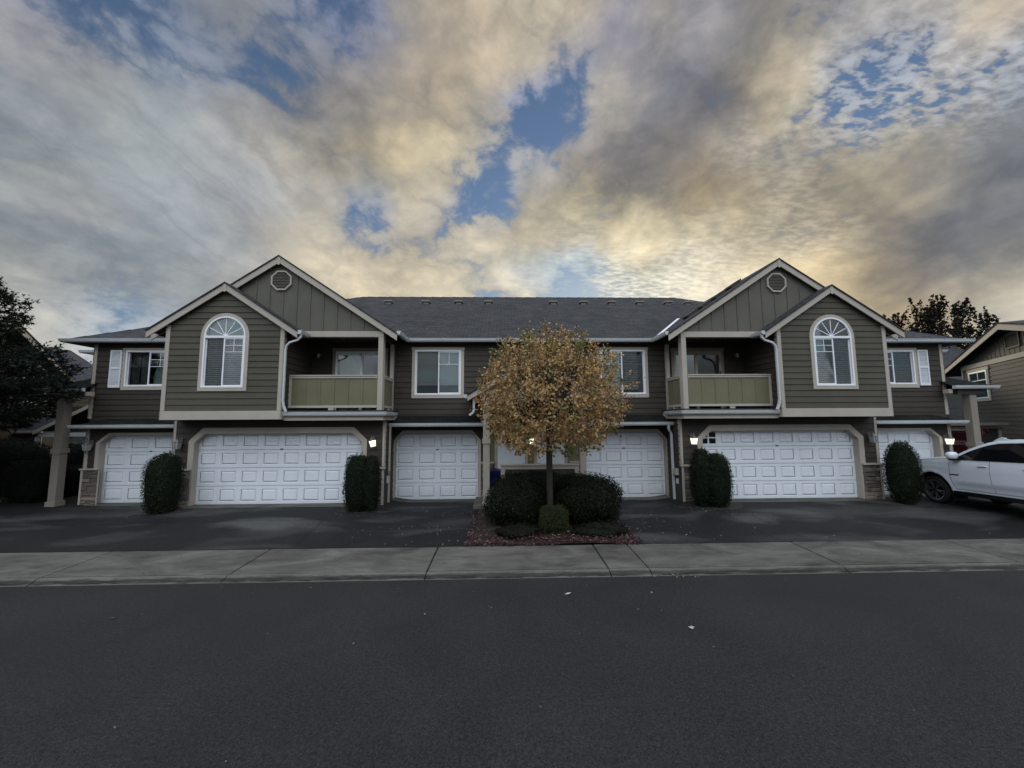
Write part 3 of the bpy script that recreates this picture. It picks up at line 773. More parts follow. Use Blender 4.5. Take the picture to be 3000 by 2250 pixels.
def window(s, x0, x1, z0, z1, yw, tw=(.105, .105, .115, .10), xm=None, grid=1, blind=None, curtain=None, rows2=.24, head=True, name='window', label=None):
    """sliding window; frame outer x0..x1, z0..z1 (mirrored by s). The sash nearer the middle of the house slides in front."""
    xm = (x0+x1)/2 if xm is None else xm
    fr = MB(); w = .045; ya, yb = yw-.05, yw+.07
    fr.ring([(x0,z0),(x1,z0),(x1,z1),(x0,z1)], [(x0+w,z0+w),(x1-w,z0+w),(x1-w,z1-w),(x0+w,z1-w)], ya, yb, True)
    fr.ring([(x0+w,z0+w),(xm+.02,z0+w),(xm+.02,z1-w),(x0+w,z1-w)], [(x0+w+.035,z0+w+.035),(xm-.02,z0+w+.035),(xm-.02,z1-w-.035),(x0+w+.035,z1-w-.035)], yw-.03, yw+.0, True)
    fr.ring([(xm,z0+w),(x1-w,z0+w),(x1-w,z1-w),(xm,z1-w)], [(xm+.02,z0+w+.015),(x1-w-.02,z0+w+.015),(x1-w-.02,z1-w-.015),(xm+.02,z1-w-.015)], yw+.012, yw+.04, True)
    f = P(fr, name, M['vinyl_white'], s, label=label)
    a = MB(); a.box(x0+w+.03, xm-.018, yw-.018, yw-.012, z0+w+.03, z1-w-.03)
    P(a, 'pane', M['glass_pane'], s, f)
    b = MB(); b.box(xm+.018, x1-w-.018, yw+.024, yw+.030, z0+w+.012, z1-w-.012)
    P(b, 'pane', M['glass_screen'], s, f, 'insect-screened darker pane')
    g = MB()
    for xa, xb, yy in ((x0+w+.035, xm-.02, yw-.0185), (xm+.02, x1-w-.02, yw+.038)):
        zt = z1-w-.03
        if grid == 1:
            zz = zt-.37*(zt-z0)/1.44*1.1
            g.box(xa, xb, yy-.007, yy, zz-.008, zz+.008); g.box((xa+xb)/2-.008, (xa+xb)/2+.008, yy-.006, yy, zz+.008, zt)
        else:
            za, zb_ = zt-rows2, zt-2*rows2
            g.box(xa, xb, yy-.007, yy, za-.008, za+.008); g.box(xa, xb, yy-.007, yy, zb_-.008, zb_+.008)
            g.box((xa+xb)/2-.008, (xa+xb)/2+.008, yy-.006, yy, zb_+.008, za-.008); g.box((xa+xb)/2-.008, (xa+xb)/2+.008, yy-.006, yy, za+.008, zt)
    P(g, 'glazing_bar', M['vinyl_white'], s, f)
    if tw:
        l, r, bt, tp = tw; t = MB()
        t.box(x0-l, x0, yw-.04, yw, z0, z1); t.box(x1, x1+r, yw-.04, yw, z0, z1)
        t.box(x0-l, x1+r, yw-.043, yw, z0-bt, z0); t.box(x0-l-(.02 if head else 0), x1+r+(.02 if head else 0), yw-.048, yw, z1, z1+tp)
        P(t, 'window_trim', M['trim_beige'], s, f, bevel=.004)
    rc = MB(); recess(rc, x0+.01, x1-.01, z0+.01, z1-.01, yw+.045, yw+.9)
    P(rc, 'room_behind', M['room_dark'], s, f, recalc=False)
    if blind: blinds(s, f, blind, x0, x1, z0, z1, yw)
    if curtain:
        for ca, cb, mt in curtain:
            c = MB(); n = max(6, int((cb-ca)/.025)); yy = yw+.11
            xs = [ca+(cb-ca)*i/n for i in range(n+1)]
            yo = [yy+.012*math.sin(i*1.9)+.012*math.sin(i*.7) for i in range(n+1)]
            for i in range(n):
                c.face([(xs[i], yo[i], z0+.03), (xs[i+1], yo[i+1], z0+.03), (xs[i+1], yo[i+1], z1-.03), (xs[i], yo[i], z1-.03)])
            P(c, 'curtain', M[mt], s, f, recalc=False, smooth=True)
    return f
def blinds(s, f, spec, x0, x1, z0, z1, yw):
    for kind, xa, xb, za, zb in spec:
        b = MB(); yy = yw+.075
        if kind == 'shade':
            b.box(xa, xb, yy, yy+.004, za, zb); b.box(xa, xb, yy-.008, yy+.01, za-.02, za)
        else:
            z = za
            while z < zb:
                b.face([(xa, yy+.012, z+.046), (xb, yy+.012, z+.046), (xb, yy-.014, z), (xa, yy-.014, z)]); z += .064
            b.box(xa, xb, yy-.02, yy+.02, zb, zb+.03)
        P(b, 'blind', M['blind'], s, f, recalc=False)

def garage_door(s, x0, x1, z0, z1, y, cols, toprow, sec=.56, lights=False, label=None):
    d = MB(); n = 4; h = sec; gap = .014
    pw = (x1-x0)/cols
    def quadring(xa, xb, za, zb, ya, xc, xd, zc, zd, yb):
        o = [(xa,ya,za),(xb,ya,za),(xb,ya,zb),(xa,ya,zb)]; i = [(xc,yb,zc),(xd,yb,zc),(xd,yb,zd),(xc,yb,zd)]
        for k in range(4):
            j = (k+1) % 4; d.face([o[k], o[j], i[j], i[k]])
    hole = None
    for r in range(n):
        za = z0+r*h+(gap if r else 0); zb = z0+(r+1)*h
        for c in range(cols):
            xa = x0+c*pw; xb = xa+pw
            mx = pw*.12 if cols > 4 else pw*.11; mz = .085
            e = .030
            quadring(xa, xb, za, zb, y, xa+mx, xb-mx, za+mz, zb-mz, y)
            if r == 3 and toprow and lights and c == 0:
                hole = (xa+mx, xb-mx, za+mz, zb-mz)
                quadring(xa+mx, xb-mx, za+mz, zb-mz, y, xa+mx, xb-mx, za+mz, zb-mz, y+.05); continue
            quadring(xa+mx, xb-mx, za+mz, zb-mz, y, xa+mx+e*.7, xb-mx-e*.7, za+mz+e*.7, zb-mz-e*.7, y+.009)
            q = (xa+mx+e*1.9, xb-mx-e*1.9, za+mz+e*1.9, zb-mz-e*1.9)
            quadring(xa+mx+e*.7, xb-mx-e*.7, za+mz+e*.7, zb-mz-e*.7, y+.028, *q, y+.002)
            if r == 3 and toprow:
                w2 = .05
                q2 = (q[0]+w2, q[1]-w2, q[2]+w2, q[3]-w2)
                quadring(*q, y+.002, *q2, y+.002)
                mxx = (q2[0]+q2[1])/2; mzz = (q2[2]+q2[3])/2; g = .016
                for u0, u1 in ((q2[0], mxx-g), (mxx+g, q2[1])):
                    for v0, v1 in ((q2[2], mzz-g), (mzz+g, q2[3])):
                        quadring(u0, u1, v0, v1, y+.002, u0+.014, u1-.014, v0+.012, v1-.012, y+.012)
                        d.face([(u0+.014,y+.012,v0+.012),(u1-.014,y+.012,v0+.012),(u1-.014,y+.012,v1-.012),(u0+.014,y+.012,v1-.012)])
                d.face([(mxx-g,y+.002,q2[2]),(mxx+g,y+.002,q2[2]),(mxx+g,y+.002,q2[3]),(mxx-g,y+.002,q2[3])])
                d.face([(q2[0],y+.002,mzz-g),(mxx-g,y+.002,mzz-g),(mxx-g,y+.002,mzz+g),(q2[0],y+.002,mzz+g)])
                d.face([(mxx+g,y+.002,mzz-g),(q2[1],y+.002,mzz-g),(q2[1],y+.002,mzz+g),(mxx+g,y+.002,mzz+g)])
            else:
                d.face([(q[0],y+.002,q[2]),(q[1],y+.002,q[2]),(q[1],y+.002,q[3]),(q[0],y+.002,q[3])])
        d.face([(x0, y, zb), (x1, y, zb), (x1, y+.03, zb), (x0, y+.03, zb)]); d.face([(x0, y, za), (x0, y+.03, za), (x1, y+.03, za), (x1, y, za)])
    d.box(x0-.1, x1+.1, y+.052, y+.06, z0-.02, z0+n*h+.05)
    o = P(d, 'garage_door', M['white_paint'], s, label=label)
    st = MB(); st.box(x0-.02, x1+.02, y-.002, y+.04, z0-.022, z0-.002)
    P(st, 'bottom_seal', M['black'], s, o)
    bd = MB(); cx = (x0+x1)/2; bd.box(cx-.045, cx+.045, y-.008, y, z0+3*h-.005, z0+3*h+.038)
    P(bd, 'maker_plate', M['badge_grey'], s, o)
    if hole:
        a, b, c, e = hole
        g = MB(); g.box(a, b, y+.03, y+.04, c, e); P(g, 'window_light', M['glass_tint'], s, o)
        k = MB(); mx, mz = (a+b)/2, (c+e)/2
        k.box(mx-.022, mx+.022, y+.004, y+.03, c, e); k.box(a, mx-.022, y+.004, y+.03, mz-.02, mz+.02); k.box(mx+.022, b, y+.004, y+.03, mz-.02, mz+.02)
        P(k, 'glazing_bar', M['white_paint'], s, o)
    return o

def stones(mb, xa, xb, z0, z1, y, depth=.06, rnd=random):
    z = z0
    while z < z1-.03:
        h = min(rnd.uniform(.085, .165), z1-z)
        if z1-z-h < .05: h = z1-z
        x = xa
        while x < xb-.01:
            w = rnd.uniform(.16, .44)
            if xb-x-w < .1: w = xb-x
            d = depth*rnd.uniform(.6, 1.25); g = .006; e = .014
            hh = [(h, 0)] if rnd.random() > .18 else [(h*.5, 0), (h*.5, h*.5)]
            for hq, dz in hh:
                a, b, c, f = x+g, x+w-g, z+dz+g, z+dz+hq-g
                j = lambda: rnd.uniform(-.008, .008)
                o = [(a+j(), y, c+j()), (b+j(), y, c+j()), (b+j(), y, f+j()), (a+j(), y, f+j())]
                m = [(p[0], y-d*.75, p[2]) for p in o]
                i = [(a+e, y-d, c+e), (b-e, y-d, c+e), (b-e, y-d, f-e), (a+e, y-d, f-e)]
                mb.mesh(o+m+i, [(0,1,5,4),(1,2,6,5),(2,3,7,6),(3,0,4,7),(4,5,9,8),(5,6,10,9),(6,7,11,10),(7,4,8,11),(8,9,10,11)])
            x += w
        z += h

def chamfer_trim(s, ox0, ox1, oz, ix0, ix1, iz, cxo, czo, cxi, czi, y0, y1, ydoor, name='door_trim', zb=-.2):
    outer = [(ox0, zb), (ox0, czo), (ox0+cxo, oz), (ox1-cxo, oz), (ox1, czo), (ox1, zb)]
    inner = [(ix0, zb), (ix0, czi), (ix0+cxi, iz), (ix1-cxi, iz), (ix1, czi), (ix1, zb)]
    t = MB(); t.ring(outer, inner, y0, y1, False, ydoor)
    return t

def door_hole(x0, x1, zc, zt, c):
    def f(lo, hi):
        if lo >= zt-1e-4: return None
        k = max(0.0, (lo-zc)/(zt-zc))*c
        return (x0+k, x1-k)
    return f

# ---- one half, written for x > 0 and mirrored for the other
def half(s):
    rnd = random.Random(11 if s > 0 else 23)
    L = 'left' if s < 0 else 'right'
    # --- main wall, upper storey and single-garage storey
    wins = {'main': (2.44, 4.03, 3.48, 5.045), 'outer': (12.28, 13.82, 3.80, 5.03), 'slider': (5.08, 6.76, 2.92, 5.0)}
    w = MB()
    holes = [rect_hole(*wins['main']), rect_hole(*wins['outer']), rect_hole(*wins['slider']),
             door_hole(1.85, 4.665, 1.94, 2.165, .27), door_hole(11.44, 14.445, 1.91, 2.16, .30)]
    cuts = [3.48, 5.045, 3.80, 5.03, 2.92, 5.0] + [1.91+.03*i for i in range(9)]
    lap(w, lambda z: (0.0, 14.86), -.25, 5.34, YW, holes=holes, cuts=cuts, zb=.02)
    P(w, 'wall', M['siding_brown'], s, recalc=False)
    # --- end wall and rear
    e = MB(); lap_side(e, 14.90, YW, 27.3, -.25, 5.34)
    P(e, 'end_wall', M['siding_brown'], s, recalc=False)
    e = MB(); e.box(0, 14.9, 27.25, 27.3, -.3, 5.3); P(e, 'rear_wall', M['siding_brown'], s)
    # --- double garage box
    g = MB()
    gh = [door_hole(5.44, 10.59, 1.94, 2.225, .30)]
    lap(g, lambda z: (4.72, 11.23), -.15, 2.70, YG, holes=gh, cuts=[1.94+.03*i for i in range(10)]+[2.225], zb=.02)
    lap_side(g, 4.72, YG, YW, -.2, 2.75, sgn=-1); lap_side(g, 11.23, YG, YW, -.2, 2.75)
    P(g, 'garage_wall', M['siding_brown'], s, recalc=False)
    t = chamfer_trim(s, 5.27, 10.76, 2.408, 5.44, 10.59, 2.225, .42, 2.006, .30, 1.94, YG-.03, YG+.02, 12.56)
    d = garage_door(s, 5.42, 10.61, .02, 2.26, 12.55, 8, True, lights=(s > 0), label=('double garage door with four small dark panes in a top corner' if s > 0 else None))
    P(t, 'door_trim', M['trim_beige'], s, d)
    # --- single garages
    t = chamfer_trim(s, 1.74, 4.715, 2.265, 1.85, 4.665, 2.165, .30, 1.915, .27, 1.94, YW-.035, YW+.02, 13.56)
    d = garage_door(s, 1.80, 4.70, -.10, 2.14, 13.55, 4, False)
    P(t, 'door_trim', M['trim_beige'], s, d)
    t = chamfer_trim(s, 11.31, 14.56, 2.245, 11.44, 14.445, 2.16, .39, 1.915, .30, 1.91, YW-.035, YW+.02, 13.56)
    d = garage_door(s, 11.40, 14.48, -.09, 2.15, 13.55, 4, False)
    P(t, 'door_trim', M['trim_beige'], s, d)
    # --- corner boards
    for bx in ([(4.705, 4.785, YG-.03, YG-.0, 1.17, 2.63), (4.70, 4.72, YG-.03, YG+.08, 1.17, 2.63)], [(11.16, 11.25, YG-.03, YG, 1.17, 2.63), (11.23, 11.252, YG-.03, YG+.08, 1.17, 2.63)],
               [(4.70, 4.775, YG-.075, YG-.045, -.12, 1.09)], [(11.19, 11.25, YG-.075, YG-.045, -.12, 1.09)]):
        c = MB()
        for q in bx: c.box(*q)
        P(c, 'corner_board', M['trim_beige'], s, bevel=.004)
    c = MB(); c.box(14.80, 14.925, YW-.032, YW, 2.72, 5.26); c.box(14.90, 14.928, YW-.032, YW+.12, 2.72, 5.26)
    P(c, 'corner_board', M['trim_beige'], s, bevel=.004)
    c = MB(); c.box(14.80, 14.925, YW-.032, YW, 1.08, 2.40); c.box(14.90, 14.928, YW-.032, YW+.14, -.12, 2.40)
    P(c, 'corner_board', M['trim_beige'], s, bevel=.004)
    # --- stone wainscot
    st = MB(); stones(st, 4.78, 5.36, -.12, 1.09, YG-.012, rnd=rnd); st2 = MB(); st2.box(4.78, 5.36, YG-.02, YG, -.12, 1.09)
    P(st, 'stone_veneer', M['stone'], s); P(st2, 'mortar_bed', M['mortar'], s)
    st = MB(); stones(st, 10.64, 11.19, -.12, 1.09, YG-.012, rnd=rnd); st2 = MB(); st2.box(10.64, 11.19, YG-.02, YG, -.12, 1.09)
    P(st, 'stone_veneer', M['stone'], s); P(st2, 'mortar_bed', M['mortar'], s)
    st = MB(); stones(st, 14.36, 14.86, -.16, 1.02, YW-.02, rnd=rnd); st2 = MB(); st2.box(14.36, 14.86, YW-.03, YW, -.16, 1.02)
    P(st, 'stone_veneer', M['stone'], s); P(st2, 'mortar_bed', M['mortar'], s)
    for q in ((4.665, 5.34, YG-.11, YG, 1.10, 1.155), (10.62, 11.29, YG-.11, YG, 1.10, 1.155), (14.34, 14.96, YW-.11, YW, 1.03, 1.075)):
        cp = MB(); cp.box(*q); P(cp, 'stone_cap', M['trim_beige'], s, bevel=.004)
    for q in ((14.86, 14.92, YW-.08, YW-.04, -.16, 1.03), (14.335, 14.36, YW-.08, YW-.04, -.16, 1.03)):
        cb = MB(); cb.box(*q); P(cb, 'corner_board', M['trim_beige'], s)
    # --- pent roofs over the single garages, with gutters
    r = MB(); r.slab([(1.55, 12.80, 2.50), (4.72, 12.80, 2.50), (4.72, YW, 2.76), (1.55, YW, 2.76)], .03)
    P(r, 'pent_roof', M['shingles_dark'], s)
    r = MB(); r.slab([(11.235, 12.98, 2.50), (14.97, 12.98, 2.50), (14.30, YW, 2.72), (11.235, YW, 2.72)], .03)
    r.slab([(14.97, 12.98, 2.50), (14.97, YW+.1, 2.50), (14.30, YW, 2.72)], .03)
    P(r, 'pent_roof', M['shingles_dark'], s)
    gt = MB(); gutter(gt, (1.60, 12.80), (4.70, 12.80), (0, -1), 2.515); P(gt, 'gutter', M['gutter_white'], s)
    gt = MB(); gutter_mitre(gt, [(11.26, 12.98, 0, -1), (14.95, 12.98, 1, -1), (14.95, YW+.1, 1, 0)], 2.515, 0); P(gt, 'gutter', M['gutter_white'], s)
    for q in ((1.6, 4.70, 12.80, YW, 2.385, 2.40), (11.26, 14.94, 12.98, YW, 2.385, 2.40)):
        sf = MB(); sf.box(*q); P(sf, 'soffit', M['siding_brown'], s)
    # downspout beside the inner single garage
    dn = MB()
    if s < 0: dn.tube([(4.66, 12.76, 2.42), (4.665, 12.74, 2.2), (4.665, 12.74, -.06)], .038, 4)
    else: dn.tube([(4.52, 12.74, 2.42), (4.52, 12.74, 2.28), (4.63, 12.80, 2.12), (4.645, 12.80, -.02)], .045, 4)
    P(dn, 'downspout', M['gutter_white'] if s > 0 else M['trim_beige'], s)
    # --- the bay: siding front with arched window
    cx = 9.36; apex = 6.80; sl = .666
    def bclip(z):
        half_ = (apex-.03-z)/sl
        return (max(7.60, cx-half_), min(11.06, cx+half_))
    wc, zc, rad = 9.335, 5.145, .60
    bcuts = [zc + .03*i for i in range(0, 21)] + [3.62]
    def arch(lo, hi):
        if hi <= 3.62 or lo >= zc+rad: return None
        z = max(lo, zc)
        if lo < zc: return (wc-rad, wc+rad)
        q = math.sqrt(max(0, rad*rad-(lo-zc)**2)); return (wc-q, wc+q)
    b = MB(); lap(b, bclip, 2.91, apex-.12, YB, holes=[arch], cuts=bcuts, zb=2.91, exp=.1865)
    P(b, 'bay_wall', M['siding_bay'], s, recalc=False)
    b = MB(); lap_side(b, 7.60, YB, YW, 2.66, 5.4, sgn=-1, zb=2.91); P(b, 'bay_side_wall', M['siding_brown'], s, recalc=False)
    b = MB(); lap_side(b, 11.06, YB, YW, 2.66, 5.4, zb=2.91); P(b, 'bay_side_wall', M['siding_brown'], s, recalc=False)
    bt = MB()
    bt.box(7.585, 11.075, YB-.035, YB, 2.655, 2.912)
    bt.box(7.575, 7.60, YB-.035, YG, 2.655, 2.912); bt.box(11.06, 11.085, YB-.035, YG, 2.655, 2.912)
    P(bt, 'band_board', M['trim_beige'], s, bevel=.004)
    bt = MB(); bt.box(7.60, 7.70, YB-.032, YB, 2.914, 5.50); bt.box(7.58, 7.60, YB-.032, YB+.10, 2.914, 5.40); P(bt, 'corner_board', M['trim_beige'], s, bevel=.004)
    bt = MB(); bt.box(10.96, 11.06, YB-.032, YB, 2.914, 5.50); bt.box(11.06, 11.08, YB-.032, YB+.10, 2.914, 5.40); P(bt, 'corner_board', M['trim_beige'], s, bevel=.004)
    so = MB(); so.box(7.6, 11.06, YB, YG, 2.655, 2.67); P(so, 'soffit', M['siding_brown'], s)
    arched_window(s, wc, zc, YB)
    # bay roof
    r = MB()
    for sg in (-1, 1):
        r.slab([(cx, 11.47, apex), (cx, 16.6, apex), (cx+sg*2.23, 16.6, apex-2.23*sl), (cx+sg*2.23, 11.47, apex-2.23*sl)], .035)
    P(r, 'bay_roof', M['shingles'], s)
    bg = MB()
    for sg in (-1, 1):
        bg.prism([(cx, apex-.045), (cx+sg*2.21, apex-.045-2.21*sl), (cx+sg*2.21, apex-.045-2.21*sl-.195), (cx, apex-.24)], 11.50, 11.535)
    bg.prism([(cx-.055, apex-.06), (cx-.04, apex-.29), (cx, apex-.31), (cx+.04, apex-.29), (cx+.055, apex-.06), (cx, apex-.03)], 11.488, 11.50)
    P(bg, 'barge_board', M['trim_beige'], s)
    sf = MB()
    for sg in (-1, 1):
        sf.slab([(cx, 11.535, apex-.055), (cx, YW, apex-.055), (cx+sg*2.19, YW, apex-.055-2.19*sl), (cx+sg*2.19, 11.535, apex-.055-2.19*sl)], .02)
    P(sf, 'soffit', M['siding_brown'], s)
    gt = MB(); gutter(gt, (cx-2.22, 11.50), (cx-2.22, 12.03), (-1, 0), apex-2.22*sl+.0); P(gt, 'gutter', M['gutter_white'], s)
    dn = MB(); k = .042 if s > 0 else .036
    dn.tube([(7.07, 11.58, 5.22), (7.08, 11.58, 5.12), (7.16, 11.58, 5.04), (7.40, 11.58, 4.96), (7.50, 11.60, 4.86), (7.525, 11.61, 4.72), (7.525, 11.61, 3.20), (7.50, 11.61, 3.06), (7.42, 11.60, 2.88)], k, 4)
    P(dn, 'downspout', M['gutter_white'], s)
    # --- the big gable over the balcony
    gx, ga = 8.04, 7.83
    gw = MB()
    def gz(x): return ga-.05-abs(x-gx)*sl
    xl, xr = 4.745, 11.3
    gw.prism([(xl, 5.40), (xr, 5.40), (xr, gz(xr)), (gx, ga-.05), (xl, gz(xl))], 12.05, 12.09)
    ba = gw; x = 4.96
    while x < 11.2:
        if gz(x)-.15 > 5.42: ba.box(x-.022, x+.022, 12.03, 12.05, 5.415, gz(x)-.02)
        x += .4235
    P(gw, 'gable_wall', M['panel_gable'], s)
    bm = MB(); bm.box(4.735, 7.62, 12.018, 12.20, 5.228, 5.41); P(bm, 'balcony_beam', M['trim_beige'], s, bevel=.005)
    # side of the beam going back to the wall, and the balcony ceiling
    bm = MB(); bm.box(4.735, 4.86, 12.20, YW, 5.228, 5.41); bm.box(4.86, 7.6, 12.2, YW, 5.30, 5.32); P(bm, 'balcony_ceiling', M['siding_brown'], s)
    r = MB()
    for sg in (-1, 1):
        q = 3.765
        r.slab([(gx, 11.88, ga), (gx, 17.9, ga), (gx+sg*q, 17.9, ga-q*sl), (gx+sg*q, 11.88, ga-q*sl)], .035)
    P(r, 'gable_roof', M['shingles'], s)
    bg = MB()
    for sg in (-1, 1):
        q = 3.745
        bg.prism([(gx, ga-.045), (gx+sg*q, ga-.045-q*sl), (gx+sg*q, ga-.045-q*sl-.20), (gx, ga-.245)], 11.905, 11.94)
    bg.prism([(gx-.055, ga-.06), (gx-.04, ga-.30), (gx, ga-.32), (gx+.04, ga-.30), (gx+.055, ga-.06), (gx, ga-.03)], 11.893, 11.905)
    P(bg, 'barge_board', M['trim_beige'], s)
    sf = MB()
    q = 3.73
    sf.slab([(gx, 11.94, ga-.055), (gx, YW, ga-.055), (gx-q, YW, ga-.055-q*sl), (gx-q, 11.94, ga-.055-q*sl)], .02)
    P(sf, 'soffit', M['siding_brown'], s)
    # octagonal louvred vent
    vx, vz, vr = 7.985, 7.04, .318
    k8 = [(math.cos(R(22.5+45*i)), math.sin(R(22.5+45*i))) for i in range(8)]
    v = MB(); sc = 1/math.cos(R(22.5))
    v.ring([(vx+a*vr*sc, vz+b*vr*sc) for a, b in k8], [(vx+a*(vr-.045)*sc, vz+b*(vr-.045)*sc) for a, b in k8], 11.99, 12.05, True)
    vo = P(v, 'gable_vent', M['trim_beige'], s)
    lv = MB(); z = vz-.27
    while z < vz+.26:
        hw = .275 if abs(z+.02-vz) < .115 else .275-(abs(z+.02-vz)-.115)
        if hw > .05: lv.face([(vx-hw, 12.0, z), (vx+hw, 12.0, z), (vx+hw, 12.04, z+.055), (vx-hw, 12.04, z+.055)])
        z += .05
    lv.box(vx-.27, vx+.27, 12.042, 12.049, vz-.12, vz+.12)
    P(lv, 'louvre', M['panel_gable'], s, vo)
    if s > 0:
        for vxx in (7.20, 6.62, 6.12, 5.62):
            zz = ga-(gx-vxx)*sl
            vb = MB()
            for q, h0, h1 in ((.16, .0, .06), (.20, .06, .12)):
                a, b = vxx-q, vxx+q
                vs = [(a, 12.9, zz-q*sl+h0), (b, 12.9, zz+q*sl+h0), (b, 13.3, zz+q*sl+h0), (a, 13.3, zz-q*sl+h0)]
                vs += [(p[0], p[1], p[2]+h1-h0) for p in vs]
                vb.mesh(vs, [(0,3,2,1),(4,5,6,7),(0,1,5,4),(1,2,6,5),(2,3,7,6),(3,0,4,7)])
            P(vb, 'roof_vent', M['dark_metal'], s)
    # inner eave gutter of the gable, turning into the main gutter
    gt = MB(); gutter_mitre(gt, [(0.0, 13.10, 0, -1), (4.30, 13.10, -1, -1), (4.30, 11.93, -1, 0)], 5.40, 0)
    P(gt, 'gutter', M['gutter_white'], s)
    gt = MB(); gutter_mitre(gt, [(11.05, 13.10, 0, -1), (15.66, 13.10, 1, -1), (15.66, 27.0, 1, 0)], 5.385, 0)
    P(gt, 'gutter', M['gutter_white'], s)
    fl = MB()
    n0 = Vector((4.33, 13.12, 5.405)); 
    # valley between main roof and gable roof
    kz = .533; yv = lambda x: 13.10 + ((ga-(gx-x)*sl) - 5.37)/kz
    P0 = (4.36, yv(4.36)); P1 = (6.55, yv(6.55))
    fl.slab([(P0[0]-.10, P0[1], ga-(gx-P0[0])*sl+.03), (P0[0]+.02, P0[1], ga-(gx-P0[0])*sl+.05), (P1[0]+.02, P1[1], ga-(gx-P1[0])*sl+.05), (P1[0]-.10, P1[1], ga-(gx-P1[0])*sl+.03)], .02)
    P(fl, 'valley_flashing', M['vinyl_white'], s)
    # soffits of the main eave
    for q in ((0.002, 4.3, 13.10, YW, 5.262, 5.275), (11.0, 15.66, 13.10, YW, 5.255, 5.268), (14.9, 15.66, YW, 27, 5.255, 5.268)):
        sf = MB(); sf.box(*q); P(sf, 'soffit', M['siding_brown'], s)
    # --- balcony
    deck = MB(); deck.box(4.61, 7.59, 11.79, YW, 2.62, 2.86); deck.box(4.62, 7.58, 11.80, YW, 2.86, 2.905)
    bal = P(deck, 'balcony', M['trim_beige'], s)
    dk = MB(); dk.box(4.56, 7.58, 11.74, YW, 2.908, 2.925); P(dk, 'deck_surface', M['shingles'], s, bal)
    gt = MB(); gutter_mitre(gt, [(7.57, 11.785, 0, -1), (4.60, 11.785, -1, -1), (4.60, 12.95, -1, 0)], 2.868, 0)
    P(gt, 'deck_gutter', M['gutter_white'], s, bal)
    po = MB(); po.box(4.735, 4.893, 12.02, 12.24, 2.926, 5.226); P(po, 'post', M['trim_beige'], s, bal, bevel=.006)
    po = MB(); po.box(4.745, 4.86, 13.20, YW-.02, 2.926, 5.226); P(po, 'post', M['trim_beige'], s, bal, bevel=.006)
    rl = MB()
    rl.box(4.895, 7.595, 11.985, 12.125, 3.985, 4.025); rl.box(4.895, 7.595, 12.005, 12.04, 3.92, 3.985)
    rl.box(4.895, 7.595, 12.005, 12.06, 3.005, 3.075)
    rl.box(4.725, 4.86, 12.24, 13.20, 3.985, 4.025); rl.box(4.74, 4.78, 12.24, 13.20, 3.92, 3.985); rl.box(4.74, 4.80, 12.24, 13.20, 3.005, 3.075)
    rl.box(7.52, 7.595, 12.0, 12.05, 3.075, 3.92)
    for xx in (6.21, ): rl.box(xx, xx+.165, 12.01, 12.06, 2.926, 3.005)
    rl.box(4.74, 4.80, 12.72, 12.84, 2.926, 3.005)
    P(rl, 'rail', M['trim_beige'], s, bal, bevel=.004)
    pn = MB(); pn.box(4.895, 7.52, 12.035, 12.05, 3.075, 3.92); pn.box(4.77, 4.785, 12.24, 13.20, 3.075, 3.92)
    x = 4.925
    while x < 7.5:
        pn.box(x-.025, x+.025, 12.018, 12.035, 3.075, 3.92); x += .4345
    for yy in (12.45, 12.85, 13.15): pn.box(4.752, 4.77, yy-.02, yy+.02, 3.075, 3.92)
    P(pn, 'balustrade_panel', M['panel_olive'], s, bal)
    # --- sliding door to the balcony
    sd = MB(); x0, x1, zt = 5.08, 6.76, 5.0; ys = YW
    sd.ring([(x0, 2.93), (x0, zt), (x1, zt), (x1, 2.93)], [(x0+.07, 2.93), (x0+.07, zt-.07), (x1-.07, zt-.07), (x1-.07, 2.93)], ys-.04, ys+.06)
    xm = 5.88
    sd.box(xm-.045, xm+.045, ys-.02, ys+.03, 2.95, zt-.07); sd.box(x0+.07, xm, ys+.0, ys+.03, zt-.13, zt-.07); sd.box(xm, x1-.07, ys-.02, ys+.0, zt-.13, zt-.07)
    sdo = P(sd, 'sliding_door', M['vinyl_white'] if s < 0 else M['trim_beige'], s)
    gl = MB(); gl.box(x0+.07, xm-.04, ys+.012, ys+.018, 2.95, zt-.12); P(gl, 'pane', M['glass_pane'], s, sdo)
    gl = MB(); gl.box(xm+.04, x1-.07, ys-.010, ys-.004, 2.95, zt-.12); P(gl, 'pane', M['glass_pane' if s < 0 else 'glass_screen'], s, sdo)
    tr = MB(); tr.box(x1, x1+.10, ys-.04, ys, 2.93, zt); tr.box(x0-.10, x0, ys-.04, ys, 2.93, zt); tr.box(x0-.12, x1+.12, ys-.045, ys, zt, zt+.115)
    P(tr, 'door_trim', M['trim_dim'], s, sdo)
    rc = MB(); recess(rc, x0, x1, 2.9, zt, ys+.065, ys+1.4); P(rc, 'room_behind', M['room_dark'], s, sdo, recalc=False)
    cu = MB()
    ca, cb, cz = (5.93, 6.66, 4.86) if s < 0 else (5.18, 5.62, 4.90)
    n = 26
    for i in range(n):
        a = ca+(cb-ca)*i/n; b_ = ca+(cb-ca)*(i+1)/n; y1 = ys+.10+.03*(i % 2); y2 = ys+.10+.03*((i+1) % 2)
        cu.face([(a, y1, 2.95), (b_, y2, 2.95), (b_, y2, cz), (a, y1, cz)])
    P(cu, 'curtain', M['curtain'], s, sdo, recalc=False)
    if s < 0:
        cu = MB(); cu.box(5.52, 5.80, ys+.2, ys+.21, 2.95, 4.86); P(cu, 'curtain', M['trim_dim'], s, sdo)
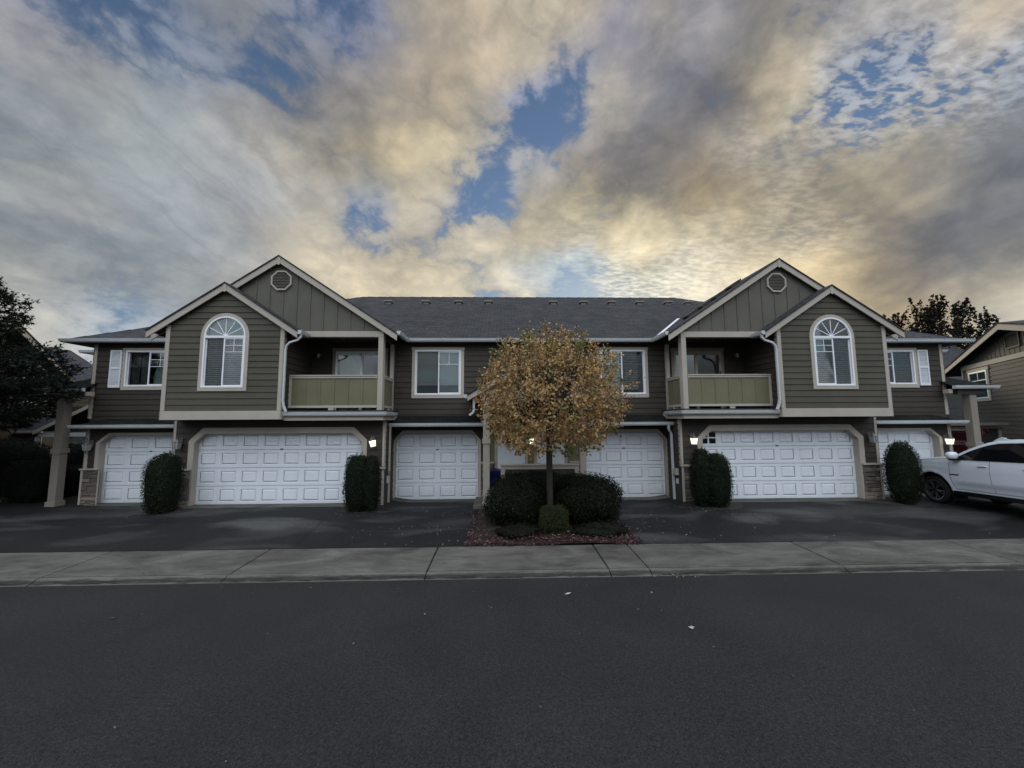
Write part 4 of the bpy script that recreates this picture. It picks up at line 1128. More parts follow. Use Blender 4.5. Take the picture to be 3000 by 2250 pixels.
    if s > 0:
        hd = MB(); hd.box(x1-.06, x1-.035, ys-.07, ys-.04, 4.0, 4.3); hd.box(x1-.055, x1-.04, ys-.06, ys-.04, 4.6, 4.75); P(hd, 'handle', M['dark_metal'], s, sdo)
    # --- windows
    x0, x1, z0, z1 = wins['main']
    if s < 0:
        window(s, x0, x1, z0, z1, YW, xm=3.21, grid=1, blind=[('shade', x0+.05, 3.19, 3.84, z1-.06), ('shade', 3.23, x1-.05, 3.84, z1-.06)])
    else:
        window(s, x0, x1, z0, z1, YW, xm=3.21, grid=1, blind=[('slat', 3.24, x1-.22, 3.66, z1-.1), ('slat', x0+.06, 3.1, 3.7, z1-.1)], curtain=[(3.02, 3.16, 'curtain'), (x1-.2, x1-.06, 'trim_dim')])
    x0, x1, z0, z1 = wins['outer']
    if s < 0:
        window(s, x0, x1, z0, z1, YW, xm=13.04, grid=2, rows2=.235, curtain=[(12.36, 12.98, 'curtain'), (13.10, 13.42, 'drape'), (13.46, 13.76, 'drape_dark')], tw=(.10, .11, .12, .09))
    else:
        window(s, x0, x1, z0, z1, YW, xm=13.04, grid=2, rows2=.235, blind=[('shade', 12.36, 13.0, 3.88, z1-.08), ('slat', 13.08, 13.76, 3.86, z1-.08)], tw=(.10, .11, .12, .09))
    # shutter
    sh = MB(); x0, x1, z0, z1 = 13.955, 14.34, 3.76, 5.045
    sh.ring([(x0,z0),(x1,z0),(x1,z1),(x0,z1)], [(x0+.05,z0+.08),(x1-.05,z0+.08),(x1-.05,z1-.05),(x0+.05,z1-.05)], YW-.055, YW, True)
    sh.box(x0+.05, x1-.05, YW-.055, YW, 4.39, 4.46)
    so_ = P(sh, 'shutter', M['shutter_white'], s)
    lv = MB()
    for za, zb in ((z0+.08, 4.39), (4.46, z1-.05)):
        z = za
        while z < zb-.02:
            lv.face([(x0+.05, YW-.045, z), (x1-.05, YW-.045, z), (x1-.05, YW-.012, z+.045), (x0+.05, YW-.012, z+.045)]); z += .036
    P(lv, 'louvre', M['shutter_white'], s, so_, recalc=False)
    # --- porch at the end of the row
    r = MB()
    ex, ey, ez, k = 16.20, 12.97, 3.72, .5
    r.slab([(14.72, ey, ez), (ex, ey, ez), (14.92, ey+1.28, ez+1.28*k), (14.72, ey+1.28, ez+1.28*k)], .03)
    r.slab([(ex, ey, ez), (ex, ey+2.6, ez), (14.92, ey+1.28, ez+1.28*k)], .03)
    r.slab([(ex, ey+2.6, ez), (14.92, ey+2.6, ez), (14.92, ey+1.28, ez+1.28*k)], .03)
    pr = P(r, 'porch_roof', M['shingles_dark'], s)
    gt = MB(); gutter_mitre(gt, [(14.70, ey, 0, -1), (ex, ey, 1, -1), (ex, ey+2.6, 1, 0)], ez, 0); P(gt, 'gutter', M['gutter_white'], s, pr)
    sf = MB(); sf.box(14.9, ex, ey, ey+2.6, ez-.13, ez-.115); sf.box(14.93, ex-.3, ey+.04, ey+.2, ez-.30, ez-.13); P(sf, 'porch_ceiling', M['siding_brown'], s, pr)
    bk = MB(); bk.box(14.62, 14.76, 13.02, 13.2, ez-.26, ez-.12); P(bk, 'bracket', M['trim_beige'], s, pr)
    cl = MB(); cl.box(15.40, 15.64, 13.05, 13.29, -.14, 3.46); cl.box(15.365, 15.675, 13.015, 13.325, -.14, .06); cl.box(15.37, 15.67, 13.02, 13.32, 1.59, 1.75)
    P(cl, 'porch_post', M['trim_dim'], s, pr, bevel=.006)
    # --- eave over the side stair, further back
    r = MB(); r.slab([(14.9, 15.9, 5.50), (18.0, 15.9, 5.50), (16.6, 18.0, 6.3), (14.9, 18.0, 6.3)], .03); r.slab([(18.0, 15.9, 5.50), (18.0, 19.5, 5.50), (16.6, 18.0, 6.3)], .03)
    P(r, 'rear_roof', M['shingles'], s)
    gt = MB(); gutter_mitre(gt, [(14.95, 15.9, 0, -1), (18.0, 15.9, 1, -1), (18.0, 19.5, 1, 0)], 5.51, 0); P(gt, 'gutter', M['gutter_white'], s)
    dn = MB(); dn.tube([(17.0, 15.85, 5.42), (17.0, 15.85, 5.12), (16.6, 15.9, 4.9), (15.2, 16.2, 4.5), (15.0, 16.2, 4.3), (15.0, 16.2, .2)], .05, 4); P(dn, 'downspout', M['gutter_white'], s)

def arched_window(s, wc, zc, yw):
    x0, x1, z0 = wc-.613, wc+.613, 3.605
    f_ = MB(); w = .045
    N = 20
    arc = [(math.cos(math.pi*i/N), math.sin(math.pi*i/N)) for i in range(N+1)]
    outer = [(x1, z0)] + [(wc+.613*a, zc+.62*b) for a, b in arc] + [(x0, z0)]
    inner = [(x1-w, z0+w)] + [(wc+(.613-w)*a, zc+(.62-w)*b) for a, b in arc] + [(x0+w, z0+w)]
    f_.ring(outer, inner, yw-.05, yw+.07, True)
    f_.box(x0+w, x1-w, yw-.045, yw+.05, 5.105, 5.175)
    xm = wc+.0
    # inner sash slides in front
    f_.ring([(x0+w, z0+w), (xm+.03, z0+w), (xm+.03, 5.105), (x0+w, 5.105)], [(x0+w+.035, z0+w+.035), (xm-.01, z0+w+.035), (xm-.01, 5.07), (x0+w+.035, 5.07)], yw-.03, yw, True)
    f_.ring([(xm+.01, z0+w), (x1-w, z0+w), (x1-w, 5.105), (xm+.01, 5.105)], [(xm+.03, z0+w+.015), (x1-w-.02, z0+w+.015), (x1-w-.02, 5.09), (xm+.03, 5.09)], yw+.012, yw+.04, True)
    f = P(f_, 'window', M['vinyl_white'], s)
    f['label'] = 'arched window with a sunburst fanlight'
    a = MB(); a.box(x0+w+.03, xm-.01, yw-.018, yw-.012, z0+w+.03, 5.075); P(a, 'pane', M['glass_pane'], s, f)
    a = MB(); a.box(xm+.03, x1-w-.018, yw+.024, yw+.03, z0+w+.012, 5.095); P(a, 'pane', M['glass_screen'], s, f)
    a = MB(); a.prism([(x1-w, 5.17)] + [(wc+(.613-w)*p, zc+.02+(.60-w)*q) for p, q in arc] + [(x0+w, 5.17)], yw-.006, yw+.0); P(a, 'fanlight', M['glass_pane'], s, f)
    g = MB()
    for dg in (30, 60, 90, 120, 150):
        c, n = math.cos(R(dg)), math.sin(R(dg)); t = .010
        g.prism([(wc+.02*c-t*n, 5.17+.02*n+t*c), (wc+.02*c+t*n, 5.17+.02*n-t*c), (wc+.565*c+t*n, zc+.565*n-t*c), (wc+.565*c-t*n, zc+.565*n+t*c)], yw-.016, yw-.007)
    g.prism([(wc-.05, 5.176), (wc+.05, 5.176), (wc+.035, 5.21), (wc, 5.225), (wc-.035, 5.21)], yw-.018, yw-.0065)
    for xa, xb, yy in ((x0+w+.035, xm-.01, yw-.0185), (xm+.03, x1-w-.02, yw+.038)):
        zt = 5.07; za = zt-.19; zb = zt-.39
        g.box(xa, xb, yy-.007, yy, za-.008, za+.008); g.box(xa, xb, yy-.007, yy, zb-.008, zb+.008)
        m = (xa+xb)/2; g.box(m-.008, m+.008, yy-.006, yy, zb+.008, za-.008); g.box(m-.008, m+.008, yy-.006, yy, za+.008, zt)
    P(g, 'glazing_bar', M['vinyl_white'], s, f)
    t = MB()
    outer = [(x1+.098, z0-.1)] + [(wc+.713*a_, zc+.72*b) for a_, b in arc] + [(x0-.098, z0-.1)]
    inner = [(x1, z0)] + [(wc+.613*a_, zc+.62*b) for a_, b in arc] + [(x0, z0)]
    t.ring(outer, inner, yw-.04, yw, True)
    P(t, 'window_trim', M['trim_beige'], s, f)
    rc = MB(); recess(rc, x0+.03, x1-.03, z0+.02, zc+.60, yw+.045, yw+1.0); P(rc, 'room_behind', M['room_dark'], s, f, recalc=False)
    blinds(s, f, [('slat', x0+.06, x1-.06, z0+.06, 5.02)], x0, x1, z0, 5.1, yw)
    sh = MB(); sh.prism([(x1-.05, 5.17)] + [(wc+.56*p, zc+.02+.55*q) for p, q in arc] + [(x0+.05, 5.17)], yw+.09, yw+.095)
    P(sh, 'blind', M['blind'], s, f, 'pale fan-shaped shade')

half(-1); half(1)

# ---- main roof: one hip over the whole row
r = MB()
RX, RY, RZ = 8.45, 20.3, 9.21; EX, EY, EZ, BY = 15.70, 13.07, 5.355, 27.5
r.slab([(-EX, EY, EZ), (EX, EY, EZ), (RX, RY, RZ), (-RX, RY, RZ)], .04)
r.slab([(EX, BY, EZ), (-EX, BY, EZ), (-RX, RY, RZ), (RX, RY, RZ)], .04)
r.slab([(EX, EY, EZ), (EX, BY, EZ), (RX, RY, RZ)], .04); r.slab([(-EX, BY, EZ), (-EX, EY, EZ), (-RX, RY, RZ)], .04)
P(r, 'roof', M['shingles'])
rc = MB()
def capline(a, b, w=.10):
    a, b = Vector(a), Vector(b); d = (b-a); L = d.length; d /= L; sd = d.cross(Vector((0, 0, 1))).normalized()
    n = int(L/.28)
    for i in range(n):
        p, q = a+d*(L*i/n), a+d*(L*(i+1)/n+.03)
        up_ = Vector((0, 0, .012+.006*(i % 2)))
        rc.face([p-sd*w-Vector((0,0,.05)), q-sd*w-Vector((0,0,.05)), q+up_, p+up_*1.6]); rc.face([p+up_*1.6, q+up_, q+sd*w-Vector((0,0,.05)), p+sd*w-Vector((0,0,.05))])
capline((-RX, RY, RZ), (RX, RY, RZ)); capline((RX, RY, RZ), (EX, EY, EZ)); capline((-RX, RY, RZ), (-EX, EY, EZ))
P(rc, 'ridge_cap', M['shingles'], recalc=False)
for x in (-8.9, -6.69, -4.82, -3.19, -1.69, 1.59, 3.12, 4.56, 6.0, 7.46, 8.5):
    x *= .985; y = 18.75; z = EZ+(y-EY)*.5335
    v = MB()
    v.box(x-.13, x+.13, y-.12, y+.2, z-.15, z+.05)
    v.prism([(x-.20, z+.05), (x+.20, z+.05), (x+.18, z+.11), (x-.18, z+.11)], y-.20, y+.22)
    P(v, 'roof_vent', M['trim_dim'])

# ---- entry in the middle: gabled canopy on two posts, two white doors, low wall
e = MB()
cs = .60; top = 4.66
for sg in (-1, 1):
    e.slab([(0, 11.90, top), (0, YW, top), (sg*2.10, YW, top-2.10*cs), (sg*2.10, 11.90, top-2.10*cs)], .035)
ent = P(e, 'entry_canopy', M['shingles'])
b = MB()
for sg in (-1, 1):
    b.prism([(0, top-.045), (sg*2.085, top-.045-2.085*cs), (sg*2.085, top-.045-2.085*cs-.165), (0, top-.21)], 11.93, 11.965)
P(b, 'barge_board', M['trim_beige'], 1, ent)
b = MB(); lap(b, lambda z: (-min(1.65, (top-.05-z)/cs), min(1.65, (top-.05-z)/cs)), 3.53, 4.55, 12.06); P(b, 'gable_wall', M['siding_brown'], 1, ent, recalc=False)
b = MB(); b.box(-1.63, 1.63, 12.04, 12.22, 3.20, 3.53); P(b, 'beam', M['trim_beige'], 1, ent)
b = MB(); b.box(-1.62, -1.5, 12.22, YW, 3.2, 3.5); b.box(1.5, 1.62, 12.22, YW, 3.2, 3.5); b.box(-1.6, 1.6, 12.22, YW, 3.3, 3.32); P(b, 'canopy_ceiling', M['siding_brown'], 1, ent)
for sg in (-1, 1):
    b = MB(); x = 1.505
    b.box(sg*(x-.10), sg*(x+.10), 12.05, 12.25, -.05, 1.875); b.box(sg*(x-.125), sg*(x+.125), 12.02, 12.28, 1.876, 2.03); b.box(sg*(x-.10), sg*(x+.10), 12.05, 12.25, 2.03, 3.20)
    b.box(sg*(x-.125), sg*(x+.125), 12.02, 12.28, -.06, .08)
    P(b, 'column', M['trim_beige'], 1, ent, bevel=.006)
b = MB(); gutter(b, (-2.10, 11.95), (-2.10, YW), (-1, 0), top-2.10*cs); P(b, 'gutter', M['gutter_white'], 1, ent)
b = MB(); gutter(b, (2.10, 11.95), (2.10, YW), (1, 0), top-2.10*cs); P(b, 'gutter', M['gutter_white'], 1, ent)
b = MB(); b.tube([(-1.90, 12.1, 3.28), (-1.90, 12.1, 2.92), (-1.93, 12.1, 2.84), (-2.04, 12.1, 2.76)], .045, 4); P(b, 'downspout', M['gutter_white'], 1, ent)
# doors
for sg, x0, x1 in ((-1, -1.175, -.238), (1, .178, 1.12)):
    y = YW-.03
    d = MB(); z0, z1 = .06, 2.10; w = (x1-x0)
    d.box(x0, x1, y, y+.03, z0, z1)
    cols = [(x0+.13, x0+w/2-.05), (x0+w/2+.05, x1-.13)]
    for a, b_ in cols:
        for za, zb in ((z0+.15, z0+.75), (z0+.88, z0+1.55)):
            d.ring([(a,za),(b_,za),(b_,zb),(a,zb)], [(a+.02,za+.02),(b_-.02,za+.02),(b_-.02,zb-.02),(a+.02,zb-.02)], y-.008, y, True)
            d.box(a+.05, b_-.05, y-.006, y, za+.05, zb-.05)
    do = P(d, 'front_door', M['white_paint'])
    g = MB()
    for i in range(4):
        a = x0+.16+i*.157; g.box(a, a+.13, y-.012, y, 1.82, 1.98)
    P(g, 'door_light', M['glass_tint'], 1, do)
    k = MB(); kx = x1-.055 if sg < 0 else x0+.055
    k.lathe([(.012, 0), (.014, -.03), (.032, -.04), (.036, -.06), (.02, -.075)], (kx, y, 1.10), 12, 'y'); P(k, 'knob', M['dark_metal'], 1, do, smooth=True)
    t = MB(); t.box(x0-.10, x0, y-.02, y+.03, 0, 2.12); t.box(x1, x1+.10, y-.02, y+.03, 0, 2.12); t.box(x0-.12, x1+.12, y-.025, y+.03, 2.12, 2.25); P(t, 'door_trim', M['trim_beige'], 1, do)
b = MB()
for a, c in ((-.135, .075), (-1.60, -1.28), (1.225, 1.60)): b.box(a, c, YW-.03, YW-.02, .0, 2.4)
for x in (-.03, -1.44, 1.41): b.box(x-.02, x+.02, YW-.045, YW-.03, .0, 2.4)
P(b, 'entry_panel', M['panel_olive'])
for sg in (-1, 1):
    st = MB(); a, c = (1.31, 1.72)
    stones(st, min(sg*a, sg*c), max(sg*a, sg*c), -.12, 1.13, YW-.05); P(st, 'stone_veneer', M['stone'])
    st = MB(); st.box(sg*a, sg*c, YW-.06, YW-.0, -.12, 1.13); P(st, 'mortar_bed', M['mortar'])
    st = MB(); st.box(sg*1.29, sg*1.745, YW-.13, YW, 1.14, 1.19); P(st, 'stone_cap', M['trim_beige'])
b = MB(); lap(b, lambda z: (-.925, 1.222), .0, 1.09, 12.03); P(b, 'low_wall', M['siding_brown'], recalc=False)
lw = b
b = MB(); b.box(-1.075, 1.37, 11.97, 12.17, 1.20, 1.24); b.box(-1.06, 1.355, 12.0, 12.14, 1.09, 1.20)
b.box(-1.06, -.925, 12.0, 12.14, -.05, 1.09); b.box(1.222, 1.355, 12.0, 12.14, -.05, 1.09); b.box(-.925, 1.222, 12.04, 12.14, -.05, 1.09)
P(b, 'low_wall_trim', M['trim_beige'], bevel=.004)
b = MB(); b.box(-1.9, 1.9, 12.0, 13.4, -.2, .02); P(b, 'entry_slab', M['concrete'])
# little boxes on the box-side walls: tap covers, sockets
for s in (-1, 1):
    b = MB(); b.box(4.655, 4.70, 12.60, 12.70, .62, .84) if s < 0 else b.box(4.66, 4.70, 12.55, 12.67, .52, .68)
    P(b, 'socket_cover', M['gutter_white'], s)
b = MB(); b.box(4.60, 4.70, 12.52, 12.72, .80, 1.0); P(b, 'hose_tap_cover', M['trim_beige'], 1)
b = MB(); b.tube([(-4.62, 12.62, 1.0), (-4.62, 12.62, .86)], .03, 6); P(b, 'hose_tap', M['pewter'])
# house number on the end corner board
def number(txt, x, y, z, size, dz, mat, parent, rot=0):
    for i, ch in enumerate(txt):
        cu = bpy.data.curves.new('n', 'FONT'); cu.body = ch; cu.size = size; cu.extrude = .004; cu.align_x = 'CENTER'
        to = bpy.data.objects.new('n', cu); COL.objects.link(to)
        dg = bpy.context.evaluated_depsgraph_get(); me = bpy.data.meshes.new_from_object(to.evaluated_get(dg))
        bpy.data.objects.remove(to)
        me.transform(Matrix.Translation((x, y, z-i*dz)) @ Matrix.Rotation(R(90), 4, 'X')); me.materials.append(mat)
        o = bpy.data.objects.new('house_number', me); COL.objects.link(o); o.parent = parent; keep(o)
number('201', -14.865, YW-.037, 1.93, .20, .185, M['dark_metal'], HOUSE)

# ------------------------------------------------------------------ plants
def leaf_mesh(mb, c, n, size, rnd, aspect=.75, fold=.25):
    """one leaf: two quads hinged on a midrib, facing n"""
    n = Vector(n).normalized()
    a = n.cross(Vector((rnd.uniform(-1,1), rnd.uniform(-1,1), rnd.uniform(-1,1))))
    if a.length < 1e-3: a = n.cross(Vector((1,0,0)))
    a.normalize(); b = n.cross(a); c = Vector(c)
    L, W = size*.5, size*.5*aspect
    k = len(mb.v)
    tip, base = c + a*L, c - a*L
    up = n*(fold*W)
    mb.v += [tuple(base), tuple(c + b*W - a*L*.1 + up), tuple(tip), tuple(c - b*W - a*L*.1 + up)]
    mb.f += [(k, k+1, k+2), (k, k+2, k+3)]
    mb.uv += [None, None]; mb.mi += [mb.cur, mb.cur]
def disc_leaf(mb, c, n, size, rnd):
    """round leaf of six corners, slightly cupped"""
    n = Vector(n).normalized()
    a = n.cross(Vector((rnd.uniform(-1,1), rnd.uniform(-1,1), rnd.uniform(-1,1)))); a.normalize(); b = n.cross(a); c = Vector(c)
    k = len(mb.v); r = size*.5; st = rnd.uniform(.8, 1.2)
    pts = [(1.15, 0), (.55, .78), (-.45, .85), (-.95, 0), (-.45, -.85), (.55, -.78)]
    mb.v += [tuple(c + a*(x*r*st) + b*(y*r) + n*(r*.18*abs(y))) for x, y in pts]
    mb.f.append(tuple(range(k, k+6))); mb.uv.append(None); mb.mi.append(mb.cur)

def bush(name, c, rx, ry, h, leafmat, n, lsize, label, cat='shrub', group=None, boxy=2.2, seed=1, zlow=-1.0, coremat='leaf_core', taper=0.0, spikes=0, lump=.10, top=None, shag=.02):
    """shrub of many small leaves on a lumpy superellipsoid; c = ground point"""
    rnd = random.Random(seed)
    ph = [(rnd.uniform(2, 5), rnd.uniform(2, 5), rnd.uniform(2, 5), rnd.uniform(0, 6.3)) for _ in range(5)]
    def wob(d): return sum(math.sin(a*d[0]+b*d[1]+q*d[2]+w) for a, b, q, w in ph)/5
    hz = h/2
    def surf(d):
        e = boxy
        k = (abs(d[0])**e + abs(d[1])**e + abs(d[2])**e)**(-1/e)
        r = k*(1 + lump*wob(d))
        tp = 1 + taper*d[2]*k
        return Vector((d[0]*r*rx*tp, d[1]*r*ry*tp, d[2]*r*hz + hz))
    root = empty(name, c); tag(root, label, cat, group)
    core = MB(); nu, nv = 20, 14; base = 0; vs = []; fs = []
    for j in range(nv+1):
        th = math.pi*j/nv
        for i in range(nu):
            p_ = 2*math.pi*i/nu
            v = surf((math.sin(th)*math.cos(p_), math.sin(th)*math.sin(p_), math.cos(th)))
            vs.append((v.x*.86, v.y*.86, hz+(v.z-hz)*.90))
    for j in range(nv):
        for i in range(nu): fs.append((j*nu+i, j*nu+(i+1) % nu, (j+1)*nu+(i+1) % nu, (j+1)*nu+i))
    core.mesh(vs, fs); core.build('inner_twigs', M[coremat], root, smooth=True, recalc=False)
    f = MB()
    for _ in range(n):
        z = rnd.uniform(zlow, 1); t = rnd.uniform(0, 2*math.pi); q = math.sqrt(max(0, 1-z*z))
        d = (q*math.cos(t), q*math.sin(t), z)
        s = surf(d); nr = Vector((d[0]/rx, d[1]/ry, d[2]/hz)).normalized()
        depth = rnd.random()**1.6*.16
        pos = Vector((s.x*(1-depth), s.y*(1-depth), hz+(s.z-hz)*(1-depth*.7)))
        out = (nr + Vector((rnd.gauss(0, .55), rnd.gauss(0, .55), rnd.gauss(.1, .55)))).normalized()
        leaf_mesh(f, pos + nr*(rnd.random()**3*2.5*shag-.01), out, lsize*rnd.uniform(.6, 1.35), rnd, .6)
    for _ in range(spikes):
        t = rnd.uniform(0, 6.3); q = rnd.uniform(0, .6)
        b0 = surf((q*math.cos(t), q*math.sin(t), 1)); L = rnd.uniform(.05, .16)
        for k in range(22):
            u = k/22
            leaf_mesh(f, b0 + Vector((rnd.gauss(0, .022*(1.2-u)), rnd.gauss(0, .022*(1.2-u)), L*u-.02)), (rnd.uniform(-1,1), rnd.uniform(-1,1), .3), lsize*.9, rnd, .5)
    if top:
        g = MB(); mt, cnt = top
        for _ in range(cnt):
            z = rnd.uniform(.55, 1); t = rnd.uniform(0, 6.3); q = math.sqrt(1-z*z); d = (q*math.cos(t), q*math.sin(t), z)
            s = surf(d); leaf_mesh(g, s + Vector((0, 0, rnd.uniform(-.02, .03))), (d[0]+rnd.gauss(0,.5), d[1]+rnd.gauss(0,.5), d[2]+rnd.gauss(0,.5)), lsize*rnd.uniform(.6, 1.2), rnd, .6)
        g.build('new_growth', M[mt], root, recalc=False)
    f.build('foliage', M[leafmat], root, recalc=False)
    return root

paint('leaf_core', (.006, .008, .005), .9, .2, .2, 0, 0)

paint('sign_pale', (.42, .41, .38), .8, .2, .2, 0, 0)
AG = 'clipped upright evergreen shrubs along the driveway'
def arb(x, y, rx, ry, h, n, label, seed, boxy=3.0, spikes=4, lump=.06, taper=0):
    bush('evergreen_shrub', (x, y, -.03), rx, ry, h, 'leaf_arborvitae', n, .040, label, group=AG, boxy=boxy, seed=seed, spikes=spikes, lump=lump, taper=taper)
arb(-10.83, 11.62, .41, .40, 1.68, 9000, 'upright evergreen shrub covering a corner of a single garage door, under an unlit lantern', 3, 3.4, 5)
arb(-5.24, 11.55, .33, .36, 1.62, 7500, 'wider half of the fused evergreen pair under the crooked lit lantern', 4, 3.4, 3, taper=.06)
arb(-4.89, 11.64, .25, .34, 1.58, 5000, 'narrow half of the fused evergreen pair under the crooked lit lantern', 5, 3.2, 1)
arb(5.04, 11.70, .32, .36, 1.70, 6500, 'rear half of the fused evergreen pair below the four dark garage door panes', 6, 3.0, 4)
arb(5.41, 11.55, .36, .37, 1.60, 7500, 'front half of the fused evergreen pair below the four dark garage door panes', 7, 3.0, 3)
arb(11.26, 11.68, .42, .40, 1.88, 9500, 'egg shaped upright evergreen shrub hiding the nose of the white car', 8, 2.5, 6)
RG = 'round dark shrubs in the planting bed'
bush('round_shrub', (-.66, 10.30, -.10), .76, .68, 1.20, 'leaf_hedge', 14000, .048, 'big round dark shrub on the blue bin side of the autumn tree trunk', group=RG, boxy=2.3, seed=12, lump=.24, shag=.05)
bush('round_shrub', (1.25, 10.35, -.10), .83, .70, 1.22, 'leaf_hedge', 15000, .048, 'widest round dark shrub in the bed, reaching in front of a single garage door', group=RG, boxy=2.3, seed=13, lump=.26, shag=.05)
bush('round_shrub', (.02, 11.35, -.10), .98, .45, 1.22, 'leaf_hedge', 7000, .045, 'dark shrub behind the trunk, hard up against the low entry wall', group=RG, boxy=2.6, seed=14, lump=.11)
bush('box_shrub', (.22, 9.52, -.10), .35, .32, .64, 'leaf_boxwood', 5500, .030, 'small clipped box shrub with yellow green top in front of the tree trunk', group=None, boxy=3.4, seed=15, lump=.06)
for i, (x, y, rx, ry, h, lb) in enumerate([(-.66, 9.32, .48, .36, .24, 'low dark ground cover clump at the foot of the round shrub nearer the blue bin'), (1.30, 9.34, .66, .38, .25, 'low dark ground cover clump at the foot of the widest round shrub')]):
    bush('ground_cover_clump', (x, y, -.12), rx, ry, h, 'leaf_cover_dark', 3000, .04, lb, 'ground cover', 'low cover plants in the bed', boxy=2.2, seed=30+i, lump=.25)
HG = 'clipped dark hedging beside the porch post'
bush('hedge_bush', (-18.95, 14.7, -.1), 1.25, .9, 2.10, 'leaf_dark_hedge', 11000, .055, 'tall rounded dark bush at the very edge under the conifer', 'bush', HG, 2.6, 41, lump=.08)
bush('hedge_bush', (-17.20, 13.95, -.1), .80, .55, 1.40, 'leaf_dark_hedge', 11000, .050, 'box clipped dark hedge bush standing just behind the porch post', 'bush', HG, 4.0, 42, lump=.06)
bush('hedge_bush', (-18.2, 16.3, -.1), .75, .75, 1.85, 'leaf_dark_hedge', 5000, .060, 'taller of the two dark bushes seen in the gap between porch post and wall corner', 'bush', HG, 2.6, 43, lump=.08)
bush('hedge_bush', (-16.75, 14.9, -.1), .62, .6, 1.12, 'leaf_dark_hedge', 5000, .055, 'lower of the two dark bushes seen in the gap between porch post and wall corner', 'bush', HG, 3.0, 44, lump=.08)

